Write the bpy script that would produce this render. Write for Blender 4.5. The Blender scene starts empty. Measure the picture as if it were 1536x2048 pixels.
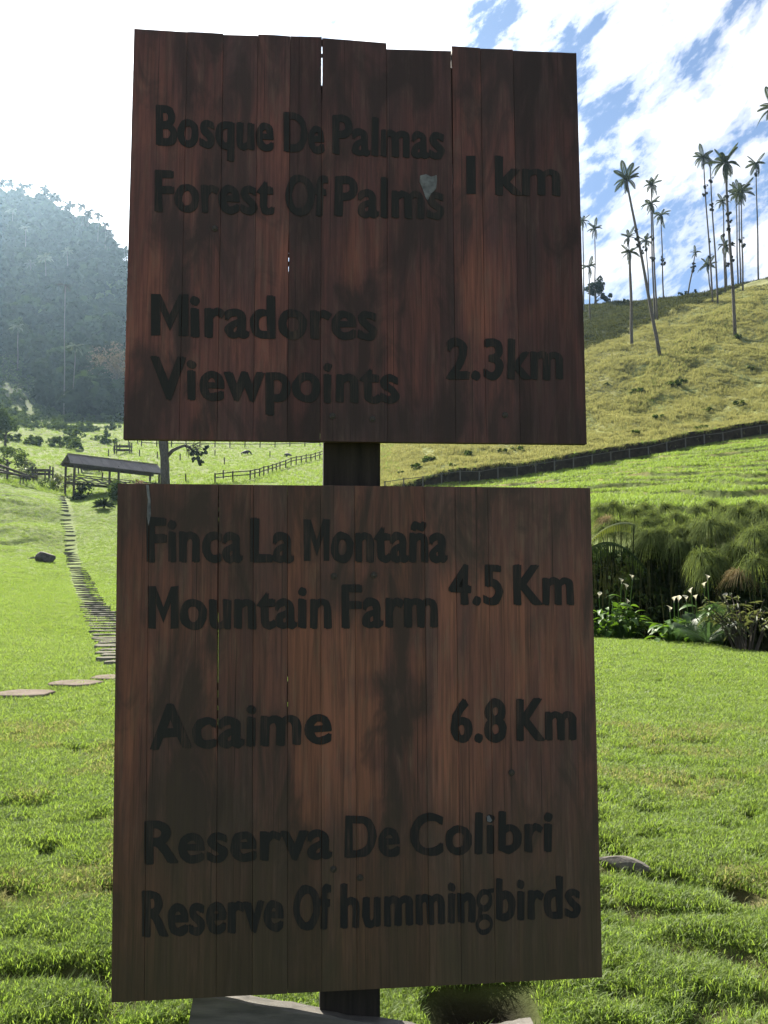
import bpy, bmesh, math, random
import numpy as np
from mathutils import Vector, Matrix, Euler

# ------------------------------------------------------------------ camera, sky, sun, exposure
scn = bpy.context.scene
R = math.radians
EYE = 1.5
PITCH = R(5.0)
FPX = 1650.0                       # focal length in pixels of the 1536 x 2048 photograph
camd = bpy.data.cameras.new('camera'); cam = bpy.data.objects.new('camera', camd)
scn.collection.objects.link(cam); scn.camera = cam
cam.location = (0, 0, EYE); cam.rotation_euler = (R(90) + PITCH, 0, 0)
camd.sensor_fit = 'VERTICAL'; camd.sensor_height = 24.0; camd.lens = FPX / 2048 * 24.0
camd.clip_start = 0.05; camd.clip_end = 4000

SUN_AZ, SUN_EL = R(-30), R(41)
sun_dir = Vector((math.sin(SUN_AZ) * math.cos(SUN_EL), math.cos(SUN_AZ) * math.cos(SUN_EL), math.sin(SUN_EL)))
sl = bpy.data.lights.new('sun', 'SUN'); sl.energy = 5.0; sl.angle = R(0.5); sl.color = (1.0, 0.93, 0.80)
so = bpy.data.objects.new('sun', sl); scn.collection.objects.link(so)
so.rotation_euler = sun_dir.to_track_quat('Z', 'Y').to_euler(); so.location = (-30, 40, 60)

scn.view_settings.view_transform = 'Standard'; scn.view_settings.look = 'None'
scn.view_settings.gamma = 1.0; scn.view_settings.use_curve_mapping = False
scn.view_settings.exposure = 2.0
scn.cycles.use_denoising = True
scn.cycles.max_bounces = 7; scn.cycles.volume_bounces = 0; scn.cycles.transparent_max_bounces = 8

W = bpy.data.worlds.new('World'); scn.world = W; W.use_nodes = True
nt = W.node_tree; nt.nodes.clear()
def N(t, typ, **kw):
    n = t.nodes.new(typ)
    for k, v in kw.items(): setattr(n, k, v)
    return n
def L(t, a, b): t.links.new(a, b)
def M_(t, op, a, b=None, clamp=False):
    n = N(t, 'ShaderNodeMath', operation=op); n.use_clamp = clamp
    for i, v in enumerate((a, b)):
        if v is None: continue
        if isinstance(v, (int, float)): n.inputs[i].default_value = v
        else: L(t, v, n.inputs[i])
    return n.outputs[0]
def V_(t, op, a, b=None):
    n = N(t, 'ShaderNodeVectorMath', operation=op)
    for i, v in enumerate((a, b)):
        if v is None: continue
        if isinstance(v, (tuple, list, Vector)): n.inputs[i].default_value = v
        else: L(t, v, n.inputs[i])
    return n
def RAMP(t, fac, pts, interp='LINEAR'):
    r = N(t, 'ShaderNodeValToRGB'); cr = r.color_ramp; cr.interpolation = interp
    while len(cr.elements) < len(pts): cr.elements.new(0.5)
    for e, (p, c) in zip(cr.elements, pts):
        e.position = p; e.color = c if len(c) == 4 else (*c, 1)
    if fac is not None: L(t, fac, r.inputs[0])
    return r.outputs[0]
def G(v): return (v, v, v, 1)
def MIXC(t, fac, a, b, blend='MIX'):
    m = N(t, 'ShaderNodeMix', data_type='RGBA', blend_type=blend)
    if isinstance(fac, (int, float)): m.inputs[0].default_value = fac
    else: L(t, fac, m.inputs[0])
    for i, v in ((6, a), (7, b)):
        if isinstance(v, (tuple, list)): m.inputs[i].default_value = v if len(v) == 4 else (*v, 1)
        else: L(t, v, m.inputs[i])
    return m.outputs[2]

tc = N(nt, 'ShaderNodeTexCoord')
sky = N(nt, 'ShaderNodeTexSky', sky_type='NISHITA')
sky.sun_disc = False; sky.sun_elevation = SUN_EL; sky.sun_rotation = SUN_AZ
sky.altitude = 2400; sky.air_density = 1.0; sky.dust_density = 1.2; sky.ozone_density = 1.2
CLOUD_ROT, CLOUD_OFF = (0, R(-38), 0), (5.7, 9.1, 1.0)
mp = N(nt, 'ShaderNodeMapping', vector_type='TEXTURE'); L(nt, tc.outputs['Generated'], mp.inputs[0])
mp.inputs['Rotation'].default_value = CLOUD_ROT; mp.inputs['Scale'].default_value = (1.7, 1.5, 0.8); mp.inputs['Location'].default_value = CLOUD_OFF
n1 = N(nt, 'ShaderNodeTexNoise'); L(nt, mp.outputs[0], n1.inputs['Vector'])
n1.inputs['Scale'].default_value = 17.0; n1.inputs['Detail'].default_value = 9; n1.inputs['Roughness'].default_value = 0.62; n1.inputs['Distortion'].default_value = 0.15
n2 = N(nt, 'ShaderNodeTexNoise'); L(nt, mp.outputs[0], n2.inputs['Vector'])
n2.inputs['Scale'].default_value = 3.0; n2.inputs['Detail'].default_value = 3
cov = M_(nt, 'ADD', M_(nt, 'MULTIPLY', n1.outputs[0], 0.84), M_(nt, 'MULTIPLY', n2.outputs[0], 0.16))
sd = V_(nt, 'DOT_PRODUCT', V_(nt, 'NORMALIZE', tc.outputs['Generated']).outputs[0], tuple(sun_dir)).outputs['Value']
glow = M_(nt, 'POWER', M_(nt, 'MAXIMUM', sd, 0.0), 5.0)
cov = M_(nt, 'ADD', cov, M_(nt, 'MULTIPLY', M_(nt, 'POWER', M_(nt, 'MAXIMUM', sd, 0.0), 7.0), 0.16))
cloud = RAMP(nt, cov, [(0.455, G(0)), (0.52, G(0.42)), (0.57, G(0.8)), (0.65, G(1))], 'EASE')
cb = M_(nt, 'ADD', 6.8, M_(nt, 'MULTIPLY', glow, 9.0))
ccol = N(nt, 'ShaderNodeVectorMath', operation='SCALE'); ccol.inputs[0].default_value = (1.0, 1.0, 1.02); L(nt, cb, ccol.inputs['Scale'])
skyc = MIXC(nt, cloud, sky.outputs[0], ccol.outputs[0])
bg = N(nt, 'ShaderNodeBackground'); L(nt, skyc, bg.inputs[0]); bg.inputs[1].default_value = 0.045
wo = N(nt, 'ShaderNodeOutputWorld'); L(nt, bg.outputs[0], wo.inputs[0])

# ------------------------------------------------------------------ helpers
rng = np.random.default_rng(7); random.seed(7)
C = scn.collection
def tag(o, label=None, cat=None, group=None, kind=None):
    if label: o['label'] = label
    if cat: o['category'] = cat
    if group: o['group'] = group
    if kind: o['kind'] = kind
    return o
def thing(name, loc, label, cat, group=None, rz=0.0):
    o = bpy.data.objects.new(name, None); C.objects.link(o); o.location = loc; o.rotation_euler = (0, 0, rz)
    o.empty_display_size = 0.2
    return tag(o, label, cat, group)
def obj(name, me, parent=None, loc=(0, 0, 0), rot=(0, 0, 0), scl=(1, 1, 1)):
    o = bpy.data.objects.new(name, me); C.objects.link(o)
    o.parent = parent; o.location = loc; o.rotation_euler = rot; o.scale = scl
    return o
ORD = 'first second third fourth fifth sixth seventh eighth ninth tenth eleventh twelfth thirteenth fourteenth fifteenth sixteenth seventeenth eighteenth nineteenth twentieth'.split()
ORD += ['twenty-' + w for w in ORD[:9]] + ['thirtieth'] + ['thirty-' + w for w in ORD[:9]] + ['fortieth'] + ['forty-' + w for w in ORD[:9]]
def order(us_): 
    rk = sorted(range(len(us_)), key=lambda i: us_[i]); out = [''] * len(us_)
    for k, i in enumerate(rk): out[i] = ORD[k]
    return out
class MB:
    """collects vertices and faces"""
    def __init__(s): s.v = []; s.f = []; s.n = 0
    def add(s, verts, faces):
        verts = np.asarray(verts, float); s.v.append(verts)
        for f in faces: s.f.append(tuple(int(i) + s.n for i in f))
        s.n += len(verts); return s
    def box(s, c, size, mat=None):
        x, y, z = (np.array(size) / 2)
        p = np.array([(-x,-y,-z),(x,-y,-z),(x,y,-z),(-x,y,-z),(-x,-y,z),(x,-y,z),(x,y,z),(-x,y,z)])
        if mat is not None: p = p @ np.array(mat.to_3x3()).T
        return s.add(p + np.array(c), [(0,3,2,1),(4,5,6,7),(0,1,5,4),(1,2,6,5),(2,3,7,6),(3,0,4,7)])
    def beam(s, a, b, w, h):
        a = Vector(a); b = Vector(b); d = b - a
        q = d.to_track_quat('X', 'Z').to_matrix()
        return s.box((a + b) / 2, (d.length, w, h), q)
    def tube(s, pts, rad, seg=8, cap=True):
        pts = [Vector(p) for p in pts]; n = len(pts); V = []
        for i, p in enumerate(pts):
            t = (pts[min(i + 1, n - 1)] - pts[max(i - 1, 0)]).normalized()
            ax = Vector((0, 0, 1)) if abs(t.z) < 0.9 else Vector((1, 0, 0))
            u = t.cross(ax).normalized(); w = t.cross(u)
            for k in range(seg):
                a = 2 * math.pi * k / seg
                V.append(p + (u * math.cos(a) + w * math.sin(a)) * rad[i])
        F = []
        for i in range(n - 1):
            for k in range(seg):
                k2 = (k + 1) % seg
                F.append((i * seg + k, i * seg + k2, (i + 1) * seg + k2, (i + 1) * seg + k))
        if cap:
            F.append(tuple(range(seg - 1, -1, -1))); F.append(tuple((n - 1) * seg + k for k in range(seg)))
        return s.add(V, F)
    def mesh(s, name, mat, smooth=False):
        me = bpy.data.meshes.new(name)
        v = np.concatenate(s.v) if s.v else np.zeros((0, 3))
        me.from_pydata(v.tolist(), [], s.f); me.validate(); me.update()
        if mat: me.materials.append(mat)
        if smooth: me.polygons.foreach_set('use_smooth', [True] * len(me.polygons))
        return me
def fast_mesh(name, V, F, mat, smooth=False):
    """V (n,3), F (m,k) arrays of equal polygon size"""
    me = bpy.data.meshes.new(name); V = np.asarray(V, np.float32); F = np.asarray(F, np.int32)
    me.vertices.add(len(V)); me.vertices.foreach_set('co', V.ravel())
    m, k = F.shape
    me.loops.add(m * k); me.loops.foreach_set('vertex_index', F.ravel())
    me.polygons.add(m); me.polygons.foreach_set('loop_start', np.arange(0, m * k, k, dtype=np.int32))
    if smooth: me.polygons.foreach_set('use_smooth', np.ones(m, bool))
    me.update(); me.validate()
    if mat: me.materials.append(mat)
    return me

def hash2(ix, iy, s):
    h = (ix.astype(np.int64) * 374761393 + iy.astype(np.int64) * 668265263 + s * 974634551) & 0xFFFFFFFF
    h = ((h ^ (h >> 13)) * 1274126177) & 0xFFFFFFFF
    return ((h ^ (h >> 16)) & 0xFFFFFF) / float(0xFFFFFF)
def vnoise(x, y, s=0):
    x = np.asarray(x, float); y = np.asarray(y, float)
    ix = np.floor(x); iy = np.floor(y); fx = x - ix; fy = y - iy
    fx = fx * fx * (3 - 2 * fx); fy = fy * fy * (3 - 2 * fy)
    a = hash2(ix, iy, s); b = hash2(ix + 1, iy, s); c = hash2(ix, iy + 1, s); d = hash2(ix + 1, iy + 1, s)
    return (a * (1 - fx) + b * fx) * (1 - fy) + (c * (1 - fx) + d * fx) * fy
def fbm(x, y, s=0, o=4):
    r = 0; a = 0.5; t = 0
    for i in range(o):
        r = r + a * vnoise(x * 2 ** i, y * 2 ** i, s + i * 17); t += a; a *= 0.5
    return r / t
def sstep(a, b, x):
    t = np.clip((np.asarray(x, float) - a) / (b - a), 0, 1); return t * t * (3 - 2 * t)

cp, sp = math.cos(PITCH), math.sin(PITCH)
def ray(u, v):
    cx, cy = (u - 768) / FPX, (1024 - v) / FPX
    return Vector((cx, cp - cy * sp, sp + cy * cp))
def at(u, v, Y):
    d = ray(u, v); return Vector((0, 0, EYE)) + d * (Y / d.y)

# ------------------------------------------------------------------ materials
def newmat(name):
    m = bpy.data.materials.new(name); m.use_nodes = True; t = m.node_tree; t.nodes.clear()
    o = N(t, 'ShaderNodeOutputMaterial'); return m, t, o
def coords(t, kind='Object', scale=(1, 1, 1), rot=(0, 0, 0)):
    c = N(t, 'ShaderNodeTexCoord'); mpn = N(t, 'ShaderNodeMapping')
    if kind == 'World':
        g = N(t, 'ShaderNodeNewGeometry'); L(t, g.outputs['Position'], mpn.inputs[0])
    else: L(t, c.outputs[kind], mpn.inputs[0])
    mpn.inputs['Scale'].default_value = scale; mpn.inputs['Rotation'].default_value = rot
    return mpn.outputs[0]
def noise(t, vec, scale, detail=4, rough=0.5, dist=0.0):
    n = N(t, 'ShaderNodeTexNoise'); L(t, vec, n.inputs['Vector'])
    n.inputs['Scale'].default_value = scale; n.inputs['Detail'].default_value = detail
    n.inputs['Roughness'].default_value = rough; n.inputs['Distortion'].default_value = dist
    return n.outputs[0]
def bump(t, h, strength=0.4, dist=0.01):
    b = N(t, 'ShaderNodeBump'); L(t, h, b.inputs['Height'])
    b.inputs['Strength'].default_value = strength; b.inputs['Distance'].default_value = dist
    return b.outputs[0]
def princ(t, o, col, rough=0.8, spec=0.3, normal=None):
    p = N(t, 'ShaderNodeBsdfPrincipled')
    if isinstance(col, tuple): p.inputs['Base Color'].default_value = (*col[:3], 1)
    else: L(t, col, p.inputs['Base Color'])
    if isinstance(rough, (int, float)): p.inputs['Roughness'].default_value = rough
    else: L(t, rough, p.inputs['Roughness'])
    p.inputs['Specular IOR Level'].default_value = spec
    if normal is not None: L(t, normal, p.inputs['Normal'])
    L(t, p.outputs[0], o.inputs[0]); return p
def simple(name, c1, c2, scale=3.0, rough=0.8, spec=0.3, stretch=(1, 1, 1), bmp=0.3, kind='Object', bd=0.01):
    m, t, o = newmat(name)
    n = noise(t, coords(t, kind, stretch), scale, 6, 0.6)
    col = RAMP(t, n, [(0.3, c1), (0.7, c2)])
    princ(t, o, col, rough, spec, bump(t, n, bmp, bd)); return m
def leafmat(name, c1, c2, trans=0.5, tcol=None, rough=0.45, spec=0.4, scale=2.0):
    """leaf: glossy reflecting side mixed with light passing through"""
    m, t, o = newmat(name)
    g = N(t, 'ShaderNodeNewGeometry'); oi = N(t, 'ShaderNodeObjectInfo')
    n = noise(t, coords(t, 'World'), scale, 2)
    f = M_(t, 'ADD', M_(t, 'MULTIPLY', g.outputs['Random Per Island'], 0.6), M_(t, 'MULTIPLY', n, 0.4))
    f = M_(t, 'ADD', f, M_(t, 'MULTIPLY', M_(t, 'SUBTRACT', oi.outputs['Random'], 0.5), 0.9 if 'forest' in name else 0.3), True)
    col = MIXC(t, f, c1, c2)
    if spec < 0.2:
        p = N(t, 'ShaderNodeBsdfDiffuse'); L(t, col, p.inputs[0])
    else: p = princ(t, o, col, rough, spec)
    tr = N(t, 'ShaderNodeBsdfTranslucent')
    if tcol is None: tcol = (1.5, 1.5, 0.7)
    tc_ = MIXC(t, 1.0, col, (*tcol, 1), 'MULTIPLY'); L(t, tc_, tr.inputs[0])
    mx = N(t, 'ShaderNodeMixShader'); mx.inputs[0].default_value = trans
    L(t, p.outputs[0], mx.inputs[1]); L(t, tr.outputs[0], mx.inputs[2]); L(t, mx.outputs[0], o.inputs[0])
    return m

def wood_board(name, letter=False):
    m, t, o = newmat(name)
    oi = N(t, 'ShaderNodeObjectInfo')
    base = coords(t, 'World')
    off = N(t, 'ShaderNodeCombineXYZ'); L(t, M_(t, 'MULTIPLY', oi.outputs['Random'], 19.0), off.inputs[0]); L(t, M_(t, 'MULTIPLY', oi.outputs['Random'], 37.0), off.inputs[2])
    pv = base if letter else V_(t, 'ADD', base, off.outputs[0]).outputs[0]
    def sc(v, s):
        mm = N(t, 'ShaderNodeMapping'); L(t, v, mm.inputs[0]); mm.inputs['Scale'].default_value = s; return mm.outputs[0]
    grain = noise(t, sc(pv, (46, 46, 1.5)), 2.2, 6, 0.62, 0.5)
    fine = noise(t, sc(pv, (150, 150, 4)), 2.0, 3, 0.5)
    blot = noise(t, sc(base, (5.5, 5.5, 1.7)), 1.35, 5, 0.6, 1.2)
    blot2 = noise(t, sc(pv, (9, 9, 1.4)), 1.5, 4, 0.6, 0.5)
    weather = noise(t, sc(base, (16, 16, 2.6)), 2.0, 5, 0.65)
    oi2 = M_(t, 'FRACT', M_(t, 'MULTIPLY', oi.outputs['Random'], 7.31))
    warmth = M_(t, 'ADD', M_(t, 'MULTIPLY', blot2, 0.6), M_(t, 'ADD', M_(t, 'MULTIPLY', oi2, 0.22), M_(t, 'MULTIPLY', noise(t, sc(base, (2.2, 2.2, 1.1)), 1.6, 3, 0.5, 0.6), 0.35))) if not letter else blot2
    wa = N(t, 'ShaderNodeAttribute'); wa.attribute_name = 'stain'
    if not letter: warmth = M_(t, 'ADD', warmth, M_(t, 'MULTIPLY', wa.outputs['Fac'], 0.20))
    red = RAMP(t, warmth, [(0.36, (0.060, 0.042, 0.037)), (0.52, (0.086, 0.045, 0.039)), (0.64, (0.126, 0.056, 0.043)), (0.80, (0.190, 0.080, 0.052))])
    pale = MIXC(t, RAMP(t, weather, [(0.50, G(0)), (0.74, G(0.6))]), red, (0.125, 0.090, 0.064))
    col = MIXC(t, RAMP(t, grain, [(0.32, G(0.62)), (0.60, G(0))]), pale, (0.036, 0.024, 0.019))
    crack = RAMP(t, noise(t, sc(pv, (90, 90, 0.55)), 2.0, 2, 0.4), [(0.27, G(0.8)), (0.33, G(0))])
    col = MIXC(t, crack, col, (0.014, 0.011, 0.010))
    col = MIXC(t, RAMP(t, M_(t, 'ADD', blot, M_(t, 'MULTIPLY', wa.outputs['Fac'], 0.16)), [(0.36, G(0.85)), (0.52, G(0))]), col, (0.036, 0.027, 0.023))
    # the stain lost its red along the bottom where rain splashes: olive brown
    sz = N(t, 'ShaderNodeSeparateXYZ'); L(t, base, sz.inputs[0])
    low = M_(t, 'MULTIPLY', RAMP(t, M_(t, 'ADD', M_(t, 'DIVIDE', sz.outputs[2], 3.0), M_(t, 'MULTIPLY', M_(t, 'SUBTRACT', weather, 0.5), 0.25)), [(0.09, G(0.8)), (0.30, G(0))]), 1.0)
    col = MIXC(t, low, col, MIXC(t, grain, (0.030, 0.026, 0.015), (0.085, 0.066, 0.036)))
    tone = M_(t, 'ADD', 0.80, M_(t, 'MULTIPLY', oi.outputs['Random'], 0.42))
    if letter:
        wear = RAMP(t, M_(t, 'ADD', M_(t, 'MULTIPLY', weather, 0.55), M_(t, 'MULTIPLY', fine, 0.45)), [(0.50, G(0)), (0.70, G(0.5))])
        col = MIXC(t, wear, (0.0130, 0.0134, 0.0134), col)
    else:
        sv = N(t, 'ShaderNodeVectorMath', operation='SCALE'); L(t, col, sv.inputs[0]); L(t, tone, sv.inputs['Scale']); col = sv.outputs[0]
    if not letter:      # the upper board carries a deeper maroon stain
        up = RAMP(t, M_(t, 'DIVIDE', sz.outputs[2], 4.0), [(0.470, G(0)), (0.480, G(1))])
        col = MIXC(t, up, col, MIXC(t, 1.0, col, (0.82, 0.76, 0.88, 1), 'MULTIPLY'))
    h = M_(t, 'ADD', M_(t, 'MULTIPLY', grain, 0.7), M_(t, 'MULTIPLY', fine, 0.3))
    princ(t, o, col, 0.72, 0.18, bump(t, h, 0.5, 0.002))
    return m
M_PLANK = wood_board('stained_wood'); M_LETTER = wood_board('black_paint', True)
M_POST = simple('dark_post_wood', (0.012, 0.011, 0.010), (0.030, 0.025, 0.021), 3, 0.85, 0.15, (14, 14, 1.2), 0.4)
M_GREYWOOD = simple('weathered_grey_wood', (0.055, 0.053, 0.048), (0.14, 0.13, 0.115), 2.5, 0.9, 0.15, (2, 9, 14), 0.5)
M_BOLT = simple('rusty_bolt', (0.010, 0.009, 0.008), (0.03, 0.022, 0.016), 60, 0.6, 0.4)
M_STAIN = simple('pale_stain', (0.05, 0.054, 0.06), (0.15, 0.155, 0.165), 40, 0.9, 0.1)
M_FENCE = simple('fence_wood', (0.035, 0.028, 0.022), (0.085, 0.07, 0.055), 4, 0.9, 0.1, (4, 4, 1), 0.3)
M_ROOF = simple('roof_sheet', (0.10, 0.085, 0.085), (0.17, 0.145, 0.14), 1.2, 0.55, 0.35, (1, 1, 1), 0.1)
M_TRUNK = simple('palm_trunk', (0.060, 0.053, 0.044), (0.125, 0.112, 0.095), 3, 0.9, 0.1, (1, 1, 3.5), 0.3, bd=0.05)
M_BARK = simple('bark', (0.035, 0.03, 0.025), (0.10, 0.085, 0.07), 3, 0.95, 0.1, (4, 4, 1), 0.6, bd=0.05)
M_ROCK = simple('rock', (0.06, 0.055, 0.05), (0.15, 0.14, 0.125), 5, 0.9, 0.2, (1, 1, 1), 0.6, bd=0.03)
M_ROCKD = simple('dark_rock', (0.03, 0.028, 0.026), (0.10, 0.09, 0.08), 4, 0.9, 0.2, (1, 1, 1), 0.6, bd=0.03)
M_STONE = simple('stepping_stone', (0.095, 0.078, 0.066), (0.160, 0.134, 0.116), 9, 1.0, 0.02, (1, 1, 1), 0.3)
M_STEP = simple('log_step', (0.075, 0.072, 0.06), (0.18, 0.17, 0.145), 3, 1.0, 0.02, (1, 4, 4), 0.5)
M_COW = simple('cow_hide', (0.010, 0.009, 0.008), (0.025, 0.02, 0.018), 3, 0.7, 0.3)
M_FROND = leafmat('palm_frond', (0.035, 0.045, 0.022), (0.07, 0.085, 0.045), 0.15, (1.1, 1.2, 0.7), 0.5, 0.1)
M_FRONDL = leafmat('sunlit_palm_frond', (0.06, 0.075, 0.05), (0.12, 0.14, 0.10), 0.35, (1.3, 1.4, 1.1), 0.5, 0.1)  # paler copy of the frond, the sun's glint put into its colour
M_EPI = leafmat('epiphyte_leaf', (0.025, 0.03, 0.018), (0.05, 0.05, 0.03), 0.15, (1.0, 1.0, 0.6), 0.6, 0.1)
M_TREE = leafmat('forest_leaf', (0.014, 0.026, 0.011), (0.036, 0.055, 0.020), 0.20, (1.3, 1.4, 0.6), 0.65, 0.15, 0.3)
M_TREED = leafmat('dark_tree_leaf', (0.012, 0.020, 0.010), (0.028, 0.042, 0.017), 0.20, (1.2, 1.3, 0.6), 0.65, 0.15, 0.3)
M_BROWN = leafmat('brown_leaf', (0.065, 0.055, 0.036), (0.125, 0.10, 0.066), 0.3, (1.1, 1.0, 0.8), 0.6, 0.1, 0.4)
M_BUSH = leafmat('bush_leaf', (0.03, 0.05, 0.018), (0.075, 0.11, 0.035), 0.30, (1.3, 1.3, 0.6), 0.6, 0.18, 0.6)
M_BLADE = leafmat('lawn_blade', (0.088, 0.150, 0.028), (0.166, 0.214, 0.062), 0.52, (1.5, 1.55, 0.8), 0.55, 0.25, 1.6)
M_GOLD = leafmat('dry_grass_blade', (0.142, 0.156, 0.058), (0.282, 0.266, 0.124), 0.45, (1.15, 1.15, 0.85), 0.6, 0.1, 0.25)
M_PAP = leafmat('papyrus_ray', (0.052, 0.076, 0.028), (0.118, 0.146, 0.060), 0.45, (1.3, 1.3, 0.7), 0.6, 0.18)
M_PAPT = leafmat('dry_papyrus_ray', (0.14, 0.115, 0.065), (0.22, 0.18, 0.11), 0.40, (1.1, 1.0, 0.8), 0.5, 0.1)
M_CALLA = leafmat('calla_leaf', (0.03, 0.075, 0.012), (0.07, 0.14, 0.025), 0.40, (1.6, 1.45, 0.6), 0.5, 0.25)
M_PETAL = leafmat('white_petal', (0.36, 0.35, 0.28), (0.50, 0.48, 0.40), 0.45, (1.0, 1.0, 0.9), 0.5, 0.1)
M_FERN = leafmat('fern_leaf', (0.05, 0.075, 0.02), (0.11, 0.13, 0.035), 0.45, (1.6, 1.5, 0.6), 0.4, 0.4)
M_FAN = leafmat('young_palm_leaf', (0.03, 0.055, 0.025), (0.06, 0.09, 0.045), 0.3, (1.2, 1.4, 0.8), 0.45, 0.3)
M_PALELEAF = leafmat('pale_shrub_leaf', (0.05, 0.07, 0.03), (0.13, 0.14, 0.07), 0.3, (1.2, 1.2, 0.7), 0.5, 0.22)
M_REED = leafmat('dark_reed', (0.010, 0.014, 0.008), (0.036, 0.040, 0.022), 0.2, (1.2, 1.2, 0.7), 0.4, 0.1)
M_RIDGE = leafmat('ridge_grass_blade', (0.036, 0.045, 0.020), (0.075, 0.080, 0.036), 0.25, (1.2, 1.2, 0.7), 0.6, 0.1, 0.3)  # blade colour darkened to carry the shade on the far shoulder
M_PINK = leafmat('pinkish_leaf', (0.08, 0.06, 0.04), (0.14, 0.10, 0.08), 0.3, (1.2, 0.9, 0.8), 0.5, 0.1)

# ground material: land cover colour stored per vertex, relief and mottling procedural
def ground_mat():
    m, t, o = newmat('ground_cover')
    a = N(t, 'ShaderNodeAttribute'); a.attribute_name = 'cover'
    w = coords(t, 'World')
    n1 = noise(t, w, 9.0, 6, 0.7); n2 = noise(t, w, 0.9, 5, 0.6); n3 = noise(t, w, 0.16, 3, 0.5)
    f = M_(t, 'ADD', M_(t, 'MULTIPLY', n1, 0.7), M_(t, 'ADD', M_(t, 'MULTIPLY', n2, 0.8), M_(t, 'MULTIPLY', n3, 0.4)))
    f = M_(t, 'ADD', M_(t, 'MULTIPLY', M_(t, 'SUBTRACT', f, 0.95), 1.15), 1.0)
    s = N(t, 'ShaderNodeVectorMath', operation='SCALE'); L(t, a.outputs['Color'], s.inputs[0]); L(t, f, s.inputs['Scale'])
    col = MIXC(t, RAMP(t, n2, [(0.45, G(0)), (0.75, G(1.0))]), s.outputs[0], MIXC(t, 1.0, s.outputs[0], (1.3, 1.12, 1.2, 1), 'MULTIPLY'))
    h = M_(t, 'ADD', M_(t, 'MULTIPLY', n1, 0.25), M_(t, 'MULTIPLY', n2, 1.0))
    princ(t, o, col, 0.95, 0.08, bump(t, h, 0.35, 0.35))
    return m
M_GROUND = ground_mat()

# ------------------------------------------------------------------ terrain
# columns: photo column u -> list of (distance Y, photo row v) ; z follows
COLS = {
 -900: [(24, 1262), (40, 1170), (65, 1090), (100, 960), (120, 930), (170, 870), (230, 800), (450, 330), (600, 300)],
 0:    [(24, 1270), (40, 1190), (65, 1110), (80, 1052), (100, 965), (112, 945), (125, 925), (170, 872), (230, 834), (300, 690), (450, 402), (520, 430)],
 120:  [(24, 1279), (40, 1190), (52, 1160), (72, 1108), (100, 990), (108, 984), (125, 930), (250, 840), (258, 832), (340, 640), (430, 446), (520, 480)],
 200:  [(24, 1278), (40, 1195), (55, 1158), (75, 1080), (95, 1000), (106, 985), (130, 925), (160, 897), (250, 838), (330, 660), (405, 500), (520, 540)],
 260:  [(24, 1277), (40, 1200), (55, 1162), (75, 1085), (95, 995), (108, 976), (140, 905), (165, 892), (260, 835), (330, 690), (395, 560), (520, 590)],
 450:  [(24, 1276), (40, 1215), (60, 1130), (85, 1005), (100, 967), (140, 925), (180, 889), (270, 835), (380, 720), (520, 760)],
 640:  [(24, 1275), (40, 1215), (60, 1110), (85, 1000), (100, 962), (140, 915), (180, 885), (270, 830), (380, 740), (520, 780)],
 770:  [(24, 1274), (32, 1262), (45, 1185), (65, 1062), (85, 985), (100, 950), (120, 908), (140, 888), (200, 858), (320, 770), (520, 775)],
 900:  [(24, 1272), (32, 1270), (45, 1100), (65, 1010), (88, 970), (100, 930), (120, 885), (160, 815), (230, 735), (300, 700), (520, 750)],
 1050: [(24, 1270), (32, 1270), (42, 1090), (60, 1010), (92, 957), (100, 935), (120, 872), (160, 755), (220, 668), (265, 640), (520, 730)],
 1180: [(22, 1272), (32, 1280), (40, 1080), (52, 1002), (94, 937), (100, 920), (125, 835), (160, 715), (190, 660), (240, 609), (270, 615), (520, 740)],
 1300: [(20, 1282), (30, 1290), (38, 1080), (50, 1001), (97, 914), (103, 897), (125, 822), (155, 705), (180, 650), (232, 604), (260, 612), (520, 760)],
 1400: [(19, 1289), (29, 1300), (37, 1080), (48, 1001), (99, 896), (105, 880), (125, 810), (155, 695), (190, 610), (222, 591), (250, 604), (520, 780)],
 1536: [(17, 1309), (27, 1320), (35, 1080), (46, 1001), (101, 872), (107, 858), (125, 790), (155, 680), (185, 590), (210, 558), (240, 575), (520, 780)],
 2400: [(14, 1340), (24, 1340), (32, 1080), (44, 1000), (100, 790), (150, 600), (200, 420), (240, 430), (520, 700)],
}
lyg = np.linspace(math.log(1.0), math.log(900), 700)
us = np.array(sorted(COLS))
prof = []
for u in us:
    ys = [0.0, 1.0, 6.0, 12.0]; zs = [0.0, 0.0, 0.0, 0.0]
    for (Y, v) in COLS[u]:
        ys.append(Y); zs.append(at(768, v, Y).z)
    ys.append(900); zs.append(zs[-1] - 25)
    prof.append(np.interp(np.exp(lyg), ys, zs))
prof = np.array(prof)
ker = np.exp(-np.linspace(-2, 2, 13) ** 2); ker /= ker.sum()
prof = np.array([np.convolve(np.pad(p, 6, 'edge'), ker, 'valid') for p in prof])
ag = np.linspace((us[0] - 768) / FPX, (us[-1] - 768) / FPX, 400)
atab = np.array([np.interp(ag, (us - 768) / FPX, prof[:, i]) for i in range(prof.shape[1])]).T   # (na, ny)
kr2 = np.exp(-np.linspace(-2, 2, 9) ** 2); kr2 /= kr2.sum()
atab = np.array([np.convolve(np.pad(c, 4, 'edge'), kr2, 'valid') for c in atab.T]).T
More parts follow.
